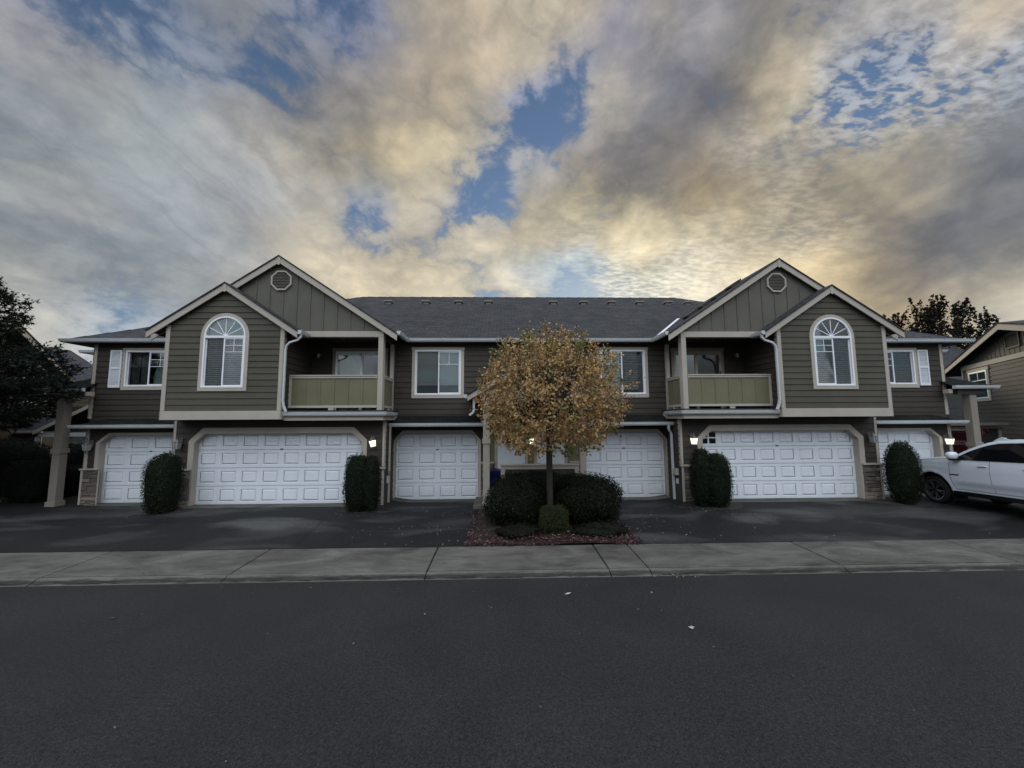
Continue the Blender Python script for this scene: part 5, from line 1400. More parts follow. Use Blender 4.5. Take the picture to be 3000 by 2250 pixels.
# ---- the autumn tree
def limb(mb, p0, p1, r0, r1, rnd, bend=.12, n=6, sides=7):
    p0, p1 = Vector(p0), Vector(p1); L = (p1-p0).length
    off = Vector((rnd.uniform(-1,1), rnd.uniform(-1,1), rnd.uniform(-.3,.6)))*bend*L
    pts = []
    for i in range(n+1):
        u = i/n; pts.append(p0.lerp(p1, u) + off*math.sin(math.pi*u) + Vector((rnd.gauss(0,.008), rnd.gauss(0,.008), 0)))
    mb.tube(pts, r0, sides, True, r1)
    return pts
def autumn_tree():
    rnd = random.Random(77)
    bx, by, bz = .20, 10.05, -.12
    root = empty('autumn_tree', (bx, by, bz)); tag(root, 'young tree with a round golden brown autumn crown in the planting bed', 'tree')
    tr = MB()
    tr.lathe([(.125, 0), (.098, .08), (.085, .3), (.080, 1.0), (.080, 1.7), (.088, 1.92), (.07, 2.1)], (0, 0, 0), 12)
    trunk = [(0, 0, 2.0), (.02, 0, 2.5), (-.04, .03, 3.1), (-.02, 0, 3.8), (.02, 0, 4.6)]
    tr.tube([Vector(q) for q in trunk], .07, 8, True, .015)
    crown = MB(); edge = MB()
    C = Vector((.045, 0, 3.20))
    def radius(d):
        # crown outline: flat-bottomed ball with a slightly pointed top
        z = d.z
        hr = 1.98
        up = 1.86 if z > 0 else 1.40
        k = math.sqrt((d.x**2+d.y**2)/(hr*hr*(.80 if z > .0 else 1.0)**0) + z*z/(up*up))
        return 1.0/k
    tips = []
    # limbs and twigs
    for i in range(13):
        a = 2*math.pi*i/13*1.618*2; z0 = 1.95 + .1*(i % 4)
        el = rnd.uniform(.15, 1.15); d = Vector((math.cos(a)*math.cos(el), math.sin(a)*math.cos(el), math.sin(el)))
        end = C + d*radius(d)*.72
        pts = limb(tr, (0, 0, z0 + rnd.uniform(0, .5)), end, .032, .010, rnd, .10)
        for k in range(8):
            b0 = pts[rnd.randint(2, 6)]
            dd = (d + Vector((rnd.gauss(0,.7), rnd.gauss(0,.7), rnd.gauss(.1,.5)))).normalized()
            e2 = C + dd*radius(dd)*rnd.uniform(.7, .95)
            limb(tr, b0, e2, .011, .004, rnd, .1, 4, 4); tips.append((e2, dd))
    # leaf sprays through the volume, thick near the surface
    ph = [(rnd.uniform(1.5, 3.5), rnd.uniform(1.5, 3.5), rnd.uniform(1.5, 3.5), rnd.uniform(0, 6.3)) for _ in range(6)]
    for k in range(1350):
        z = rnd.uniform(-.80, 1); t = rnd.uniform(0, 2*math.pi); q = math.sqrt(max(0, 1-z*z)); d = Vector((q*math.cos(t), q*math.sin(t), z))
        lump = sum(math.sin(a*3*d.x+b*3*d.y+c_*3*d.z+w) for a, b, c_, w in ph)/6
        r = radius(d)*(1 + .16*lump)*(rnd.uniform(.28, 1.0)**.40)
        c = C + d*r
        if c.z < 1.86 and (c.x**2+c.y**2) < .8: continue
        ax = (d + Vector((0, 0, .55)) + Vector((rnd.gauss(0,.35), rnd.gauss(0,.35), rnd.gauss(0,.3)))).normalized()
        L = rnd.uniform(.16, .36); m = rnd.randint(11, 20)
        for j in range(m):
            u = rnd.random()
            p = c + ax*(L*(u-.5)) + Vector((rnd.gauss(0,.055), rnd.gauss(0,.055), rnd.gauss(0,.055)))
            nn = (d*.6 + Vector((rnd.gauss(0,.7), rnd.gauss(0,.7), rnd.gauss(.25,.6))))
            disc_leaf(crown, p, nn, rnd.uniform(.036, .068), rnd)
        if k % 3 == 0: limb(tr, c - ax*L*.6, c + ax*L*.5, .005, .002, rnd, .05, 2, 3)
    # whippy shoots at the top and round the outside
    for k in range(150):
        if k < 80:
            z = rnd.uniform(.55, .99)
        else: z = rnd.uniform(-.6, .55)
        t = rnd.uniform(0, 6.3); q = math.sqrt(1-z*z); d = Vector((q*math.cos(t), q*math.sin(t), z))
        b0 = C + d*radius(d)*.90
        ax = (d*.7 + Vector((0, 0, .8 if z > .2 else -.1))).normalized(); L = rnd.uniform(.2, .56) if z > .5 else rnd.uniform(.12, .42)
        limb(tr, b0 - ax*.1, b0 + ax*L, .005, .002, rnd, .04, 2, 3)
        mb = edge if rnd.random() < .75 else crown
        for j in range(rnd.randint(5, 13)):
            u = rnd.random(); p = b0 + ax*L*u + Vector((rnd.gauss(0,.03), rnd.gauss(0,.03), rnd.gauss(0,.03)))
            disc_leaf(mb, p, Vector((rnd.gauss(0,.7), rnd.gauss(-.4,.7), rnd.gauss(.2,.6))), rnd.uniform(.045, .072), rnd)
    # a few green sprays hanging below the crown
    for k in range(22):
        t = rnd.uniform(0, 6.3); q = rnd.uniform(.1, 1.1); c = Vector((q*math.cos(t), q*math.sin(t), 1.92 + .12*q + rnd.uniform(-.06, .08)))
        ax = Vector((math.cos(t), math.sin(t), -.5)).normalized()
        for j in range(10):
            disc_leaf(edge, c + ax*rnd.uniform(0, .25) + Vector((rnd.gauss(0,.03), rnd.gauss(0,.03), rnd.gauss(0,.03))), (rnd.gauss(0,.6), rnd.gauss(-.3,.6), rnd.gauss(.3,.6)), rnd.uniform(.055, .085), rnd)
    tr.build('trunk', M['bark'], root, smooth=True)
    cr = crown.build('crown', M['leaf_autumn'], root, recalc=False)
    ed = edge.build('green_shoots', M['leaf_green_edge'], root, recalc=False)
autumn_tree()

def broad_tree(name, base, h, rad, label, seed, leafmat, n, lsize, open_=.5, cat='tree', group=None, cz=.62, vr=.42):
    rnd = random.Random(seed)
    root = empty(name, base); tag(root, label, cat, group)
    tr = MB(); C = Vector((0, 0, h*cz))
    tr.tube([(0,0,0), (.05*rad, 0, h*.3), (0, .04*rad, h*.6), (0, 0, h*.9)], .045*h*.6, 8, True, .02)
    f = MB(); ends = []
    for i in range(34):
        z = rnd.uniform(-.5, 1); t = rnd.uniform(0, 6.3); q = math.sqrt(1-z*z)
        d = Vector((q*math.cos(t)*rad, q*math.sin(t)*rad, z*h*vr))
        e = C + d*rnd.uniform(.6, 1.02)
        limb(tr, (0, 0, h*rnd.uniform(.25, .6)), e, .05*rad*.4, .02, rnd, .12, 5, 5); ends.append((e, d.normalized()))
    per = n//len(ends)
    for e, d in ends:
        for j in range(5):
            ax = (d*.6 + Vector((rnd.gauss(0,.28), rnd.gauss(0,.28), 1.0))).normalized(); L = rad*rnd.uniform(.25, .62)
            o = e + Vector((rnd.gauss(0,.14*rad), rnd.gauss(0,.14*rad), rnd.gauss(0,.12*rad)))
            limb(tr, o - ax*L*.5, o + ax*L, .015, .004, rnd, .05, 2, 3)
            for k in range(per//5):
                u = rnd.random(); s = .11*rad*(1.12-u)*open_*1.5
                leaf_mesh(f, o + ax*(L*(u*1.2-.2)) + Vector((rnd.gauss(0,s), rnd.gauss(0,s), rnd.gauss(0,s))), (rnd.gauss(0,1), rnd.gauss(0,1), rnd.gauss(.3,1)), lsize*rnd.uniform(.6, 1.3), rnd, .8)
    tr.build('trunk', M['bark'], root, smooth=True)
    f.build('crown', M[leafmat], root, recalc=False)
    return root
BT = 'trees behind the brown gabled house'
broad_tree('maple_tree', (37.0, 32, -.4), 12.2, 2.7, 'tallest dark maple, rising between the townhouse roof and the brown gabled house', 51, 'leaf_maple', 8000, .24, group=BT)
broad_tree('maple_tree', (34.0, 33, -.4), 11.7, 1.7, 'slim dark treetop just clearing the bay roof beside the tallest maple', 52, 'leaf_maple', 2600, .23, group=BT)
broad_tree('maple_tree', (40.4, 32, -.4), 11.4, 2.1, 'dark tree between the tallest maple and the small tree by the gable peak', 53, 'leaf_maple', 4600, .24, group=BT)
broad_tree('maple_tree', (43.8, 33.5, -.4), 10.7, 1.5, 'small tree beside the gable peak of the brown gabled house', 54, 'leaf_maple', 1800, .22, group=BT)
broad_tree('bare_tree', (-39.0, 36, -.4), 8.2, 2.2, 'thin half bare tree seen in the gap under the rear eaves above the porch roof', 55, 'leaf_maple', 500, .20, group=None)

def conifer():
    rnd = random.Random(91)
    root = empty('conifer_tree', (-16.9, 11.35, -.12)); tag(root, 'dark shaggy conifer overhanging the porch roof and the tan house', 'tree')
    tr = MB(); tr.tube([(0,0,0), (.06,0,2.5), (0,.05,5.0), (.03,0,7.3)], .17, 9, True, .03)
    f = MB()
    def reach(z):
        pts = [(2.55, 1.4), (2.9, 2.35), (3.6, 2.80), (4.4, 2.55), (5.0, 2.05), (6.1, 1.45), (6.8, .8), (7.5, .15)]
        for (a, ra), (b, rb) in zip(pts, pts[1:]):
            if a <= z <= b: return ra + (rb-ra)*(z-a)/(b-a)
        return .2
    for i in range(330):
        z = rnd.uniform(2.7, 7.3) if i < 190 else rnd.uniform(2.65, 4.9); a = rnd.uniform(0, 6.3); L = reach(z)*rnd.uniform(.72, 1.04)
        d = Vector((math.cos(a), math.sin(a), rnd.uniform(-.12, .22)))
        p0 = Vector((0, 0, z-.35)); p1 = Vector((0, 0, z)) + d*L
        pts = limb(tr, p0, p1, .022, .006, rnd, .08, 6, 5)
        for k in range(30):
            u = 1-.75*rnd.random()**1.5; j = min(5, int(u*6)); q = pts[j].lerp(pts[j+1], u*6-j)
            ax = (d + Vector((rnd.gauss(0,.7), rnd.gauss(0,.7), rnd.gauss(.25,.8)))).normalized(); tl = rnd.uniform(.12, .34)
            for m in range(15):
                w = rnd.random(); c = q + ax*tl*w
                nd = (ax*.7 + Vector((rnd.gauss(0,.6), rnd.gauss(0,.6), rnd.gauss(0,.6)))).normalized(); e = c + nd*rnd.uniform(.05, .10)
                sd = nd.cross(Vector((rnd.uniform(-1,1), rnd.uniform(-1,1), rnd.uniform(-1,1)))).normalized()*.017
                f.face([c-sd, c+sd, e])
    tr.build('trunk', M['bark'], root, smooth=True); f.build('crown', M['needle'], root, recalc=False)
conifer()

# ---- the planting bed: soil, leaf carpet
bed = MB(); sheet(bed, span(BEDX0, BEDX1, 14), span(8.602, 12.0, 12), lambda x, y: -.095 + .03*math.sin(x*2.1)*math.sin(y*1.7) - (.02 if (x < BEDX0+.05 or x > BEDX1-.05) else 0))
tag(bed.build('planting_bed', M['soil'], smooth=True), kind='structure')
for x, y, rx, ry in ((-10.95, 11.75, .75, .42), (-5.05, 11.72, .78, .45), (5.35, 11.68, .95, .48), (11.15, 11.75, .85, .45)):
    m = MB(); pts = []
    for i in range(22):
        a = 2*math.pi*i/22; q = 1+.12*math.sin(3*a+x)+.06*math.sin(7*a)
        X, Y = x+rx*q*math.cos(a), y+ry*q*math.sin(a); pts.append((X, Y, drive_z(X, Y)+.012))
    m.face(pts); tag(m.build('mulch_patch', M['soil'], recalc=False), kind='structure')
rnd = random.Random(5)
lf = MB()
for _ in range(4200):
    x, y = rnd.uniform(BEDX0-.10, BEDX1+.10), 8.56 + 3.0*rnd.random()**1.7
    d = rnd.random()
    if abs(x-.2) < 1.5 and y > 9.1 and d < .5: continue
    leaf_mesh(lf, (x, y, -.085+.03*math.sin(x*2.1)*math.sin(y*1.7)+rnd.uniform(.0, .07)), (rnd.gauss(0,.5), rnd.gauss(-.2,.5), 1), rnd.uniform(.03, .065), rnd, .8)
tag(lf.build('red_leaf_cover', M['leaf_cover_red'], recalc=False), 'reddish creeping leaves covering the planting bed', kind='stuff')
def fallen(n, fn, lo, hi, mb, zf, flat=.25):
    for _ in range(n):
        x, y = fn(); leaf_mesh(mb, (x, y, zf(x, y)+.012), (rnd.gauss(0,flat), rnd.gauss(0,flat), 1), rnd.uniform(lo, hi), rnd, .75)
lf = MB()
fallen(130, lambda: (rnd.gauss(.1, .9), rnd.uniform(8.62, 9.7)), .04, .075, lf, lambda x, y: -.03)
fallen(120, lambda: (-1.75-abs(rnd.gauss(0, 1.3)), rnd.uniform(8.65, 12.2)), .025, .06, lf, drive_z)
fallen(110, lambda: (2.0+abs(rnd.gauss(0, 1.6)), rnd.uniform(8.65, 12.2)), .025, .06, lf, drive_z)
fallen(60, lambda: (rnd.uniform(-12, 13), rnd.uniform(8.65, 12.0)), .025, .055, lf, drive_z)
for x in (-10.95, -5.05, 5.35, 11.15): fallen(45, lambda: (rnd.gauss(x, .45), rnd.gauss(11.35, .22)), .025, .05, lf, drive_z)
fallen(55, lambda: (rnd.uniform(-9, 10), rnd.uniform(7.4, 8.58)), .02, .045, lf, lambda x, y: -.13+.027*(y-7.37))
fallen(28, lambda: (rnd.gauss(1.95, .22), rnd.uniform(7.02, 7.2)), .03, .06, lf, lambda x, y: -.205)
fallen(60, lambda: (rnd.uniform(-9, 10), 3.4 + 3.6*rnd.random()**.8), .015, .04, lf, lambda x, y: -.222+.02*math.sin(y*.25)+.003)
tag(lf.build('fallen_leaves', M['leaf_fallen'], recalc=False), 'small pale fallen leaves scattered over bed, driveway and road', kind='stuff')
for x, y, sz, lb in ((.015, 6.45, .10, 'large pale leaf lying alone on the road below the planting bed'), (1.50, 5.38, .075, 'small pale leaf on the open road, farther out from the kerb than the large one'), (-6.6, 5.93, .07, 'dull brown leaf on the road, straight out from the crooked lantern side of the house')):
    m = MB(); r3 = random.Random(int(sz*1000))
    for k in range(3): leaf_mesh(m, (x+k*sz*.25, y+r3.uniform(-.01, .01), -.205+.02*math.sin(y*.25)+.004*k), (r3.gauss(0,.2), r3.gauss(-.1,.2), 1), sz*(1-.2*k), r3, .5)
    tag(m.build('fallen_leaf', M['leaf_fallen' if x < -1 else 'sign_pale'], recalc=False), lb, 'leaf')

# ------------------------------------------------------------------ wall lanterns
def lantern(x, y, z, lit, label, tilt=0.0, group='wall lanterns of the townhouse'):
    """four-sided carriage lantern on a hooked arm; y is the wall face, z the middle of the glass"""
    root = empty('wall_lantern', (x, y, z)); tag(root, label, 'wall lamp', group)
    root.rotation_euler = (0, R(tilt), 0)
    b = MB(); b.box(-.055, .055, -.022, 0, .02, .22); b.box(-.04, .04, -.035, -.022, .05, .19)
    b.tube([(0, -.03, .15), (0, -.06, .21), (0, -.10, .245), (0, -.145, .235), (0, -.15, .19)], .012, 8)
    bk = b.build('bracket', M['pewter'], root, smooth=False)
    c = MB()
    c.lathe([(.012, .20), (.022, .175), (.03, .16), (.095, .115), (.125, .10), (.118, .085), (.10, .085)], (0, -.15, 0), 4)
    rot = Matrix.Translation((0, -.15, 0)) @ Matrix.Rotation(R(45), 4, 'Z') @ Matrix.Translation((0, .15, 0))
    c.v = [tuple(rot @ Vector(q)) for q in c.v]
    c.build('cap', M['pewter'], root)
    f = MB()
    for sx in (-1, 1):
        for sy in (-1, 1):
            f.tube([(sx*.062, -.15+sy*.062, -.10), (sx*.082, -.15+sy*.082, .09)], .007, 4)
    f.box(-.07, .07, -.22, -.08, -.112, -.10); f.box(-.004, .004, -.245, -.232, -.10, .09)
    f.build('cage', M['pewter'], root)
    g = MB(); a, d = .060, .080
    v = [(-a,-.15-a,-.10),(a,-.15-a,-.10),(a,-.15+a,-.10),(-a,-.15+a,-.10),(-d,-.15-d,.085),(d,-.15-d,.085),(d,-.15+d,.085),(-d,-.15+d,.085)]
    g.mesh(v, [(0,1,5,4),(1,2,6,5),(2,3,7,6),(3,0,4,7),(0,3,2,1),(4,5,6,7)])
    g.build('glass', M['lantern_lit' if lit else 'lantern_unlit'], root)
    return root
lantern(-10.99, YG-.02, 1.885, False, 'unlit lantern between a plain single garage door and the plain double garage door')
lantern(-5.04, YG-.02, 1.90, True, 'lit lantern hanging crooked beside the plain double garage door', tilt=-13)
lantern(5.09, YG-.02, 1.91, True, 'lit lantern hanging straight beside the four dark panes of a double garage door')
lantern(10.95, YG-.02, 1.93, False, 'unlit lantern above the stone pier next to the egg shaped shrub')
lantern(-14.70, YW-.02, 1.78, False, 'unlit lantern on the house corner beside the number 201')
lantern(14.66, YW-.02, 1.78, True, 'lit lantern on the house corner above the bonnet of the white car')
lantern(-.03, YW-.05, 1.90, True, 'lit lantern between the two front doors, half hidden by the autumn tree')
for s, lb in ((-1, 'small unlit light on the back wall of the balcony with the bright curtain'), (1, 'small unlit light on the back wall of the balcony with the dark glass door')):
    root = empty('balcony_light', (s*7.33, YW-.02, 4.86)); tag(root, lb, 'wall lamp', 'balcony lights')
    b = MB(); b.lathe([(.06, 0), (.06, -.03), (.03, -.04)], (0, 0, 0), 12, 'y'); b.build('base', M['pewter'], root)
    b = MB(); b.lathe([(.035, -.10), (.05, -.06), (.055, .02), (.04, .05), (.0, .06)], (0, -.075, 0), 12); b.build('glass', M['lantern_unlit'], root, smooth=True)

# ------------------------------------------------------------------ wheelie bin by the entry
root = empty('recycling_bin', (-1.22, 12.72, .0)); root.rotation_euler = (0, 0, R(8)); tag(root, 'dark blue wheelie bin between the entry column and the low wall', 'bin')
b = MB(); a, d = .20, .25
b.mesh([(-a,-a*1.1,.05),(a,-a*1.1,.05),(a,a*1.1,.05),(-a,a*1.1,.05),(-d,-d*1.15,.92),(d,-d*1.15,.92),(d,d*1.15,.92),(-d,d*1.15,.92)], [(0,3,2,1),(0,1,5,4),(1,2,6,5),(2,3,7,6),(3,0,4,7),(4,5,6,7)])
b.box(-d-.02, d+.02, -d*1.15-.025, d*1.15+.02, .88, .93); b.build('body', M['bin_blue'], root, bevel=.012)
b = MB(); b.prism([(-d-.025, .935), (d+.025, .935), (d+.01, .985), (0, 1.01), (-d-.01, .985)], -d*1.15-.04, d*1.15+.03); b.build('lid', M['bin_blue'], root, bevel=.01)
b = MB(); b.tube([(-.2, .33, .93), (.2, .33, .93)], .018, 8); b.build('handle', M['bin_blue'], root)
for sx in (-1, 1):
    b = MB(); b.lathe([(.02, -.025), (.10, -.025), (.105, 0), (.10, .025), (.02, .025)], (sx*.22, .22, .10), 14, 'x'); b.build('wheel', M['black'], root)

# ------------------------------------------------------------------ the white car
def build_car(loc, rz):
    root = empty('parked_car', loc, rz); tag(root, 'large white car with tinted windows parked nose-in before a single garage', 'car')
    FA = .0; RA = -3.05; AR = .545; AZ = .41
    def lerp_tab(t, x):
        for (a, va), (b, vb) in zip(t, t[1:]):
            if a >= x >= b: return va + (vb-va)*(a-x)/(a-b)
        return t[0][1] if x > t[0][0] else t[-1][1]
    TOP = [(.98, 1.12), (.93, 1.22), (.80, 1.275), (.32, 1.325), (.14, 1.35), (-.3, 1.40), (-.66, 1.425), (-.78, 1.37), (-4.1, 1.40)]
    def ztop(x): return lerp_tab(TOP, x)
    def zbot(x):
        z = .46 if x < .55 else .46 + (x-.55)*.10
        for c in (FA, RA):
            if abs(x-c) < AR: z = max(z, AZ + math.sqrt(AR*AR-(x-c)**2))
        return z
    def hw(x, z):
        w = 1.005
        if z < .72: w -= (.72-z)*.18
        if z > 1.12: w -= (z-1.12)*.16
        if -2.5 < x < -.6 and z < .72: w -= .030*max(0, min(1, (.72-z)/.05))*min(1, (-.6-x)*4, (x+2.5)*4)
        if 1.24 < z < 1.30: w += .006
        if x > .45: w -= ((x-.45)/.53)**2.4*.16
        if x < -3.7: w -= ((-3.7-x)/.4)**2*.10
        for c in (FA, RA):
            d = math.hypot(x-c, z-AZ)
            if AR < d < AR+.10 and z > AZ-.1: w += .022*(1-(d-AR)/.10)
        return w
    xs = [.98-.04*i for i in range(128)]
    xs = sorted(set([x for x in xs if x >= -4.1] + [c+e*AR*.9995 for c in (FA, RA) for e in (-1, 1)]), reverse=True)
    NR = 14
    body = MB()
    for sg in (1, -1):
        vs = []
        for x in xs:
            zb, zt = zbot(x), ztop(x)
            for j in range(NR+1):
                z = zb + (zt-zb)*j/NR; vs.append((x, sg*hw(x, z), z))
        fs = []
        for i in range(len(xs)-1):
            for j in range(NR):
                q = (i*(NR+1)+j, (i+1)*(NR+1)+j, (i+1)*(NR+1)+j+1, i*(NR+1)+j+1)
                fs.append(q if sg > 0 else q[::-1])
        body.mesh(vs, fs)
        # wheel-arch lips turned in
        for c in (FA, RA):
            for i in range(18):
                a0, a1 = math.pi*i/18, math.pi*(i+1)/18
                p = [(c+AR*math.cos(a), AZ+AR*math.sin(a)) for a in (a0, a1)]
                body.face([(p[0][0], sg*hw(*p[0]), p[0][1]), (p[1][0], sg*hw(*p[1]), p[1][1]), (p[1][0], sg*.94, p[1][1]), (p[0][0], sg*.94, p[0][1])])
    # bonnet
    hx = [.98-.06*i for i in range(28)]; ny = 10
    vs = []
    for x in hx:
        w = hw(x, ztop(x))
        for j in range(ny+1):
            u = -1+2*j/ny; vs.append((x + .06*(1-u*u)*(1 if x > .8 else 0), u*w, ztop(x) + .055*(1-u**4)*min(1, (1.02-x)*4)))
    body.mesh(vs, [(i*(ny+1)+j, i*(ny+1)+j+1, (i+1)*(ny+1)+j+1, (i+1)*(ny+1)+j) for i in range(len(hx)-1) for j in range(ny)])
    # nose and tail
    for x, dirn in ((.98, 1), (-4.1, -1)):
        vs = []
        for j in range(ny+1):
            u = -1+2*j/ny
            for k in range(7):
                z = zbot(x) + (ztop(x)-zbot(x))*k/6
                vs.append((x + dirn*.06*(1-u*u), u*hw(x, z), z))
        body.mesh(vs, [(j*7+k, (j+1)*7+k, (j+1)*7+k+1, j*7+k+1) for j in range(ny) for k in range(6)])
    body.build('body', M['car_white'], root, smooth=True, weld=True)
    # greenhouse
    RL = [(-.62, 1.40), (-.92, 1.585), (-1.12, 1.695), (-1.32, 1.785), (-1.55, 1.87), (-1.80, 1.925), (-2.4, 1.95), (-3.5, 1.935), (-3.9, 1.87), (-4.04, 1.64), (-4.10, 1.41)]
    gx = [-.62-.06*i for i in range(59)]
    def gw(z): return .982 - (z-1.40)*.34
    roof = MB(); ws = MB(); gl = MB()
    def crown(x): return .06*min(1, max(0, (-x-.6)/.8))
    for a, b in zip(gx, gx[1:]):
        za, zb = lerp_tab(RL, a), lerp_tab(RL, b)
        for sg in (1, -1):
            ta, tb = max(ztop(a), za-.075), max(ztop(b), zb-.075)
            roof.face([(a, sg*gw(ta), ta), (b, sg*gw(tb), tb), (b, sg*(gw(zb)-.0), zb), (a, sg*gw(za), za)])
            if ta > ztop(a)+.01:
                gl.face([(a, sg*(gw(ztop(a))-.012), ztop(a)-.01), (b, sg*(gw(ztop(b))-.012), ztop(b)-.01), (b, sg*(gw(tb)-.012), tb), (a, sg*(gw(ta)-.012), ta)])
        for j in range(8):
            u0, u1 = -1+j/4, -1+(j+1)/4
            f = lambda x, z, u: (x + (.10*(1-u*u) if x > -1.75 else 0), u*gw(z), z + crown(x)*(1-u*u))
            q = [f(a, za, u0), f(a, za, u1), f(b, zb, u1), f(b, zb, u0)]
            (ws if (a > -1.70 and 0 < j < 7) or a < -3.92 else roof).face(q)
    rf = roof.build('roof', M['car_white'], root, smooth=True, weld=True)
    gl.build('side_windows', M['car_glass'], root, recalc=False, smooth=True, weld=True)
    ws.build('windscreen', M['car_glass'], root, recalc=False, smooth=True, weld=True)
    for sg in (1, -1):
        r = MB(); r.tube([(-1.85, sg*.74, 1.95), (-1.95, sg*.745, 1.99), (-3.5, sg*.745, 1.985), (-3.6, sg*.73, 1.95)], .018, 8); r.build('roof_rail', M['car_black'], root, smooth=True)
    fin = MB(); fin.prism([(-2.0, 1.95), (-1.60, 1.90), (-1.74, 1.985), (-1.82, 2.015), (-1.90, 2.0)], .72, .78); fin.build('rail_foot', M['car_white'], root, bevel=.008)
    # door shut lines, handles, mouldings on both sides
    for sg in (1, -1):
        def strip(mb, pts, t, off):
            for (x0, z0), (x1, z1) in zip(pts, pts[1:]):
                n = max(1, int(math.hypot(x1-x0, z1-z0)/.05))
                for i in range(n):
                    a = (x0+(x1-x0)*i/n, z0+(z1-z0)*i/n); b = (x0+(x1-x0)*(i+1)/n, z0+(z1-z0)*(i+1)/n)
                    dx, dz = b[0]-a[0], b[1]-a[1]; L = math.hypot(dx, dz); px, pz = -dz/L*t/2, dx/L*t/2
                    mb.face([(q[0]+k*px, sg*(hw(q[0], q[1])+off), q[1]+k*pz) for q, k in ((a, 1), (b, 1), (b, -1), (a, -1))])
        sl = MB()
        strip(sl, [(-.60, 1.365), (-.57, 1.2), (-.57, .85), (-.66, .52), (-1.65, .52)], .010, .003)
        strip(sl, [(-1.64, 1.37), (-1.63, 1.0), (-1.66, .52), (-2.38, .52), (-2.52, .8), (-2.50, 1.38)], .009, .003)
        strip(sl, [(.80, 1.255), (.3, 1.305), (-.60, 1.395)], .006, .002)
        sl.build('shut_lines', M['car_black'], root, recalc=False)
        for x in (-1.46, -2.50):
            h = MB(); y = hw(x, 1.20)
            h.box(x-.11, x+.11, sg*(y+.018), sg*(y+.036), 1.205, 1.24); h.box(x-.11, x-.09, sg*y, sg*(y+.02), 1.21, 1.235); h.box(x+.09, x+.11, sg*y, sg*(y+.02), 1.21, 1.235)
            ho = h.build('door_handle', M['car_white'], root, bevel=.006)
            k = MB(); k.box(x-.10, x+.10, sg*(y+.002), sg*(y+.012), 1.19, 1.21); k.build('handle_recess', M['chrome_dark'], ho)
        bd = MB(); bd.box(-.82, -.58, sg*hw(-.7, .93), sg*(hw(-.7, .93)+.012), .915, .945); bd.build('side_badge', M['chrome_dark'], root)
        sk = MB(); sk.box(-2.48, -.50, sg*.80, sg*.93, .34, .48); sk.build('sill', M['car_black'], root, bevel=.02)
        fb = MB(); fb.box(.66, .92, sg*.45, sg*.82, .28, .52); fb.build('front_valance', M['car_black'], root, bevel=.02)
        m = MB()
        c = Vector((-.84, sg*1.13, 1.49)); prof = []
        for i in range(9):
            th = math.pi*i/8
            for j in range(14):
                p_ = 2*math.pi*j/14; q = math.sin(th)
                v = [q*math.cos(p_), q*math.sin(p_), math.cos(th)]
                e = (abs(v[0])**3+abs(v[1])**3+abs(v[2])**3)**(-1/3)
                prof.append((c.x+v[0]*e*.10, c.y+v[1]*e*.135, c.z+v[2]*e*.105))
        m.mesh(prof, [(i*14+j, i*14+(j+1) % 14, (i+1)*14+(j+1) % 14, (i+1)*14+j) for i in range(8) for j in range(14)])
        mo = m.build('mirror', M['car_white'], root, smooth=True)
        k = MB(); k.box(-.90, -.76, sg*.95, sg*1.18, 1.345, 1.405); k.build('mirror_arm', M['car_black'], mo, bevel=.02)
        hl = MB()
        pts = [(.96, 1.0), (.70, 1.06), (.66, 1.20), (.94, 1.18)]
        hl.face([(x, sg*(hw(x, z)+.006), z) for x, z in pts]); hl.build('headlight', M['chrome_dark'], root, recalc=False)
        for c in (FA, RA):
            w = MB(); y = sg*.985
            w.lathe([(.30, -.25*sg), (.385, -.25*sg), (.41, -.21*sg), (.412, -.10*sg), (.41, -.04*sg), (.385, -.005*sg), (.31, -.0*sg), (.30, -.03*sg)], (c, y, AZ), 40, 'y', False)
            wo = w.build('wheel', M['tyre'], root, smooth=True)
            rm = MB(); rm.lathe([(.305, -.01*sg), (.285, -.015*sg), (.275, -.06*sg), (.27, -.2*sg)], (c, y, AZ), 32, 'y', False)
            for k in range(6):
                a = R(60*k+12)
                for da in (-.16, .16):
                    a0, a1 = a, a+da
                    p0 = Vector((c+.05*math.cos(a0), y-.03*sg, AZ+.05*math.sin(a0))); p1 = Vector((c+.28*math.cos(a1), y-.012*sg, AZ+.28*math.sin(a1)))
                    rm.tube([p0, p1], .012, 5)
            rm.build('rim', M['alloy'], wo, smooth=False)
            ln = MB()
            for i in range(14):
                a0, a1 = math.pi*(-.12+1.24*i/14), math.pi*(-.12+1.24*(i+1)/14); q = .535
                ln.face([(c+q*math.cos(a0), sg*.95, AZ+q*math.sin(a0)), (c+q*math.cos(a1), sg*.95, AZ+q*math.sin(a1)), (c+q*math.cos(a1), sg*.55, AZ+q*math.sin(a1)), (c+q*math.cos(a0), sg*.55, AZ+q*math.sin(a0))])
                ln.face([(c, sg*.56, AZ), (c+q*math.cos(a0), sg*.56, AZ+q*math.sin(a0)), (c+q*math.cos(a1), sg*.56, AZ+q*math.sin(a1))])
            ln.build('wheel_housing', M['car_black'], root, recalc=False)
            hb = MB(); hb.lathe([(.0, .0), (.06, 0), (.075, -.03*sg), (.075, -.06*sg)], (c, y-.012*sg, AZ), 16, 'y', False); hb.lathe([(.27, -.1*sg), (.0, -.1*sg)], (c, y, AZ), 24, 'y', False)
            hb.build('hub', M['car_black'], wo)
    ub = MB(); ub.box(-3.9, .75, -.79, .79, .34, .95); ub.build('underbody', M['car_black'], root)
    gr = MB(); gr.box(.99, 1.045, -.55, .55, .70, 1.08); gr.build('grille', M['chrome_dark'], root, bevel=.02)
    return root
m_, t_, b_ = newmat('car_glass')
b_.inputs['Base Color'].default_value = (.006, .006, .007, 1); b_.inputs['Roughness'].default_value = .04; b_.inputs['Specular IOR Level'].default_value = .35
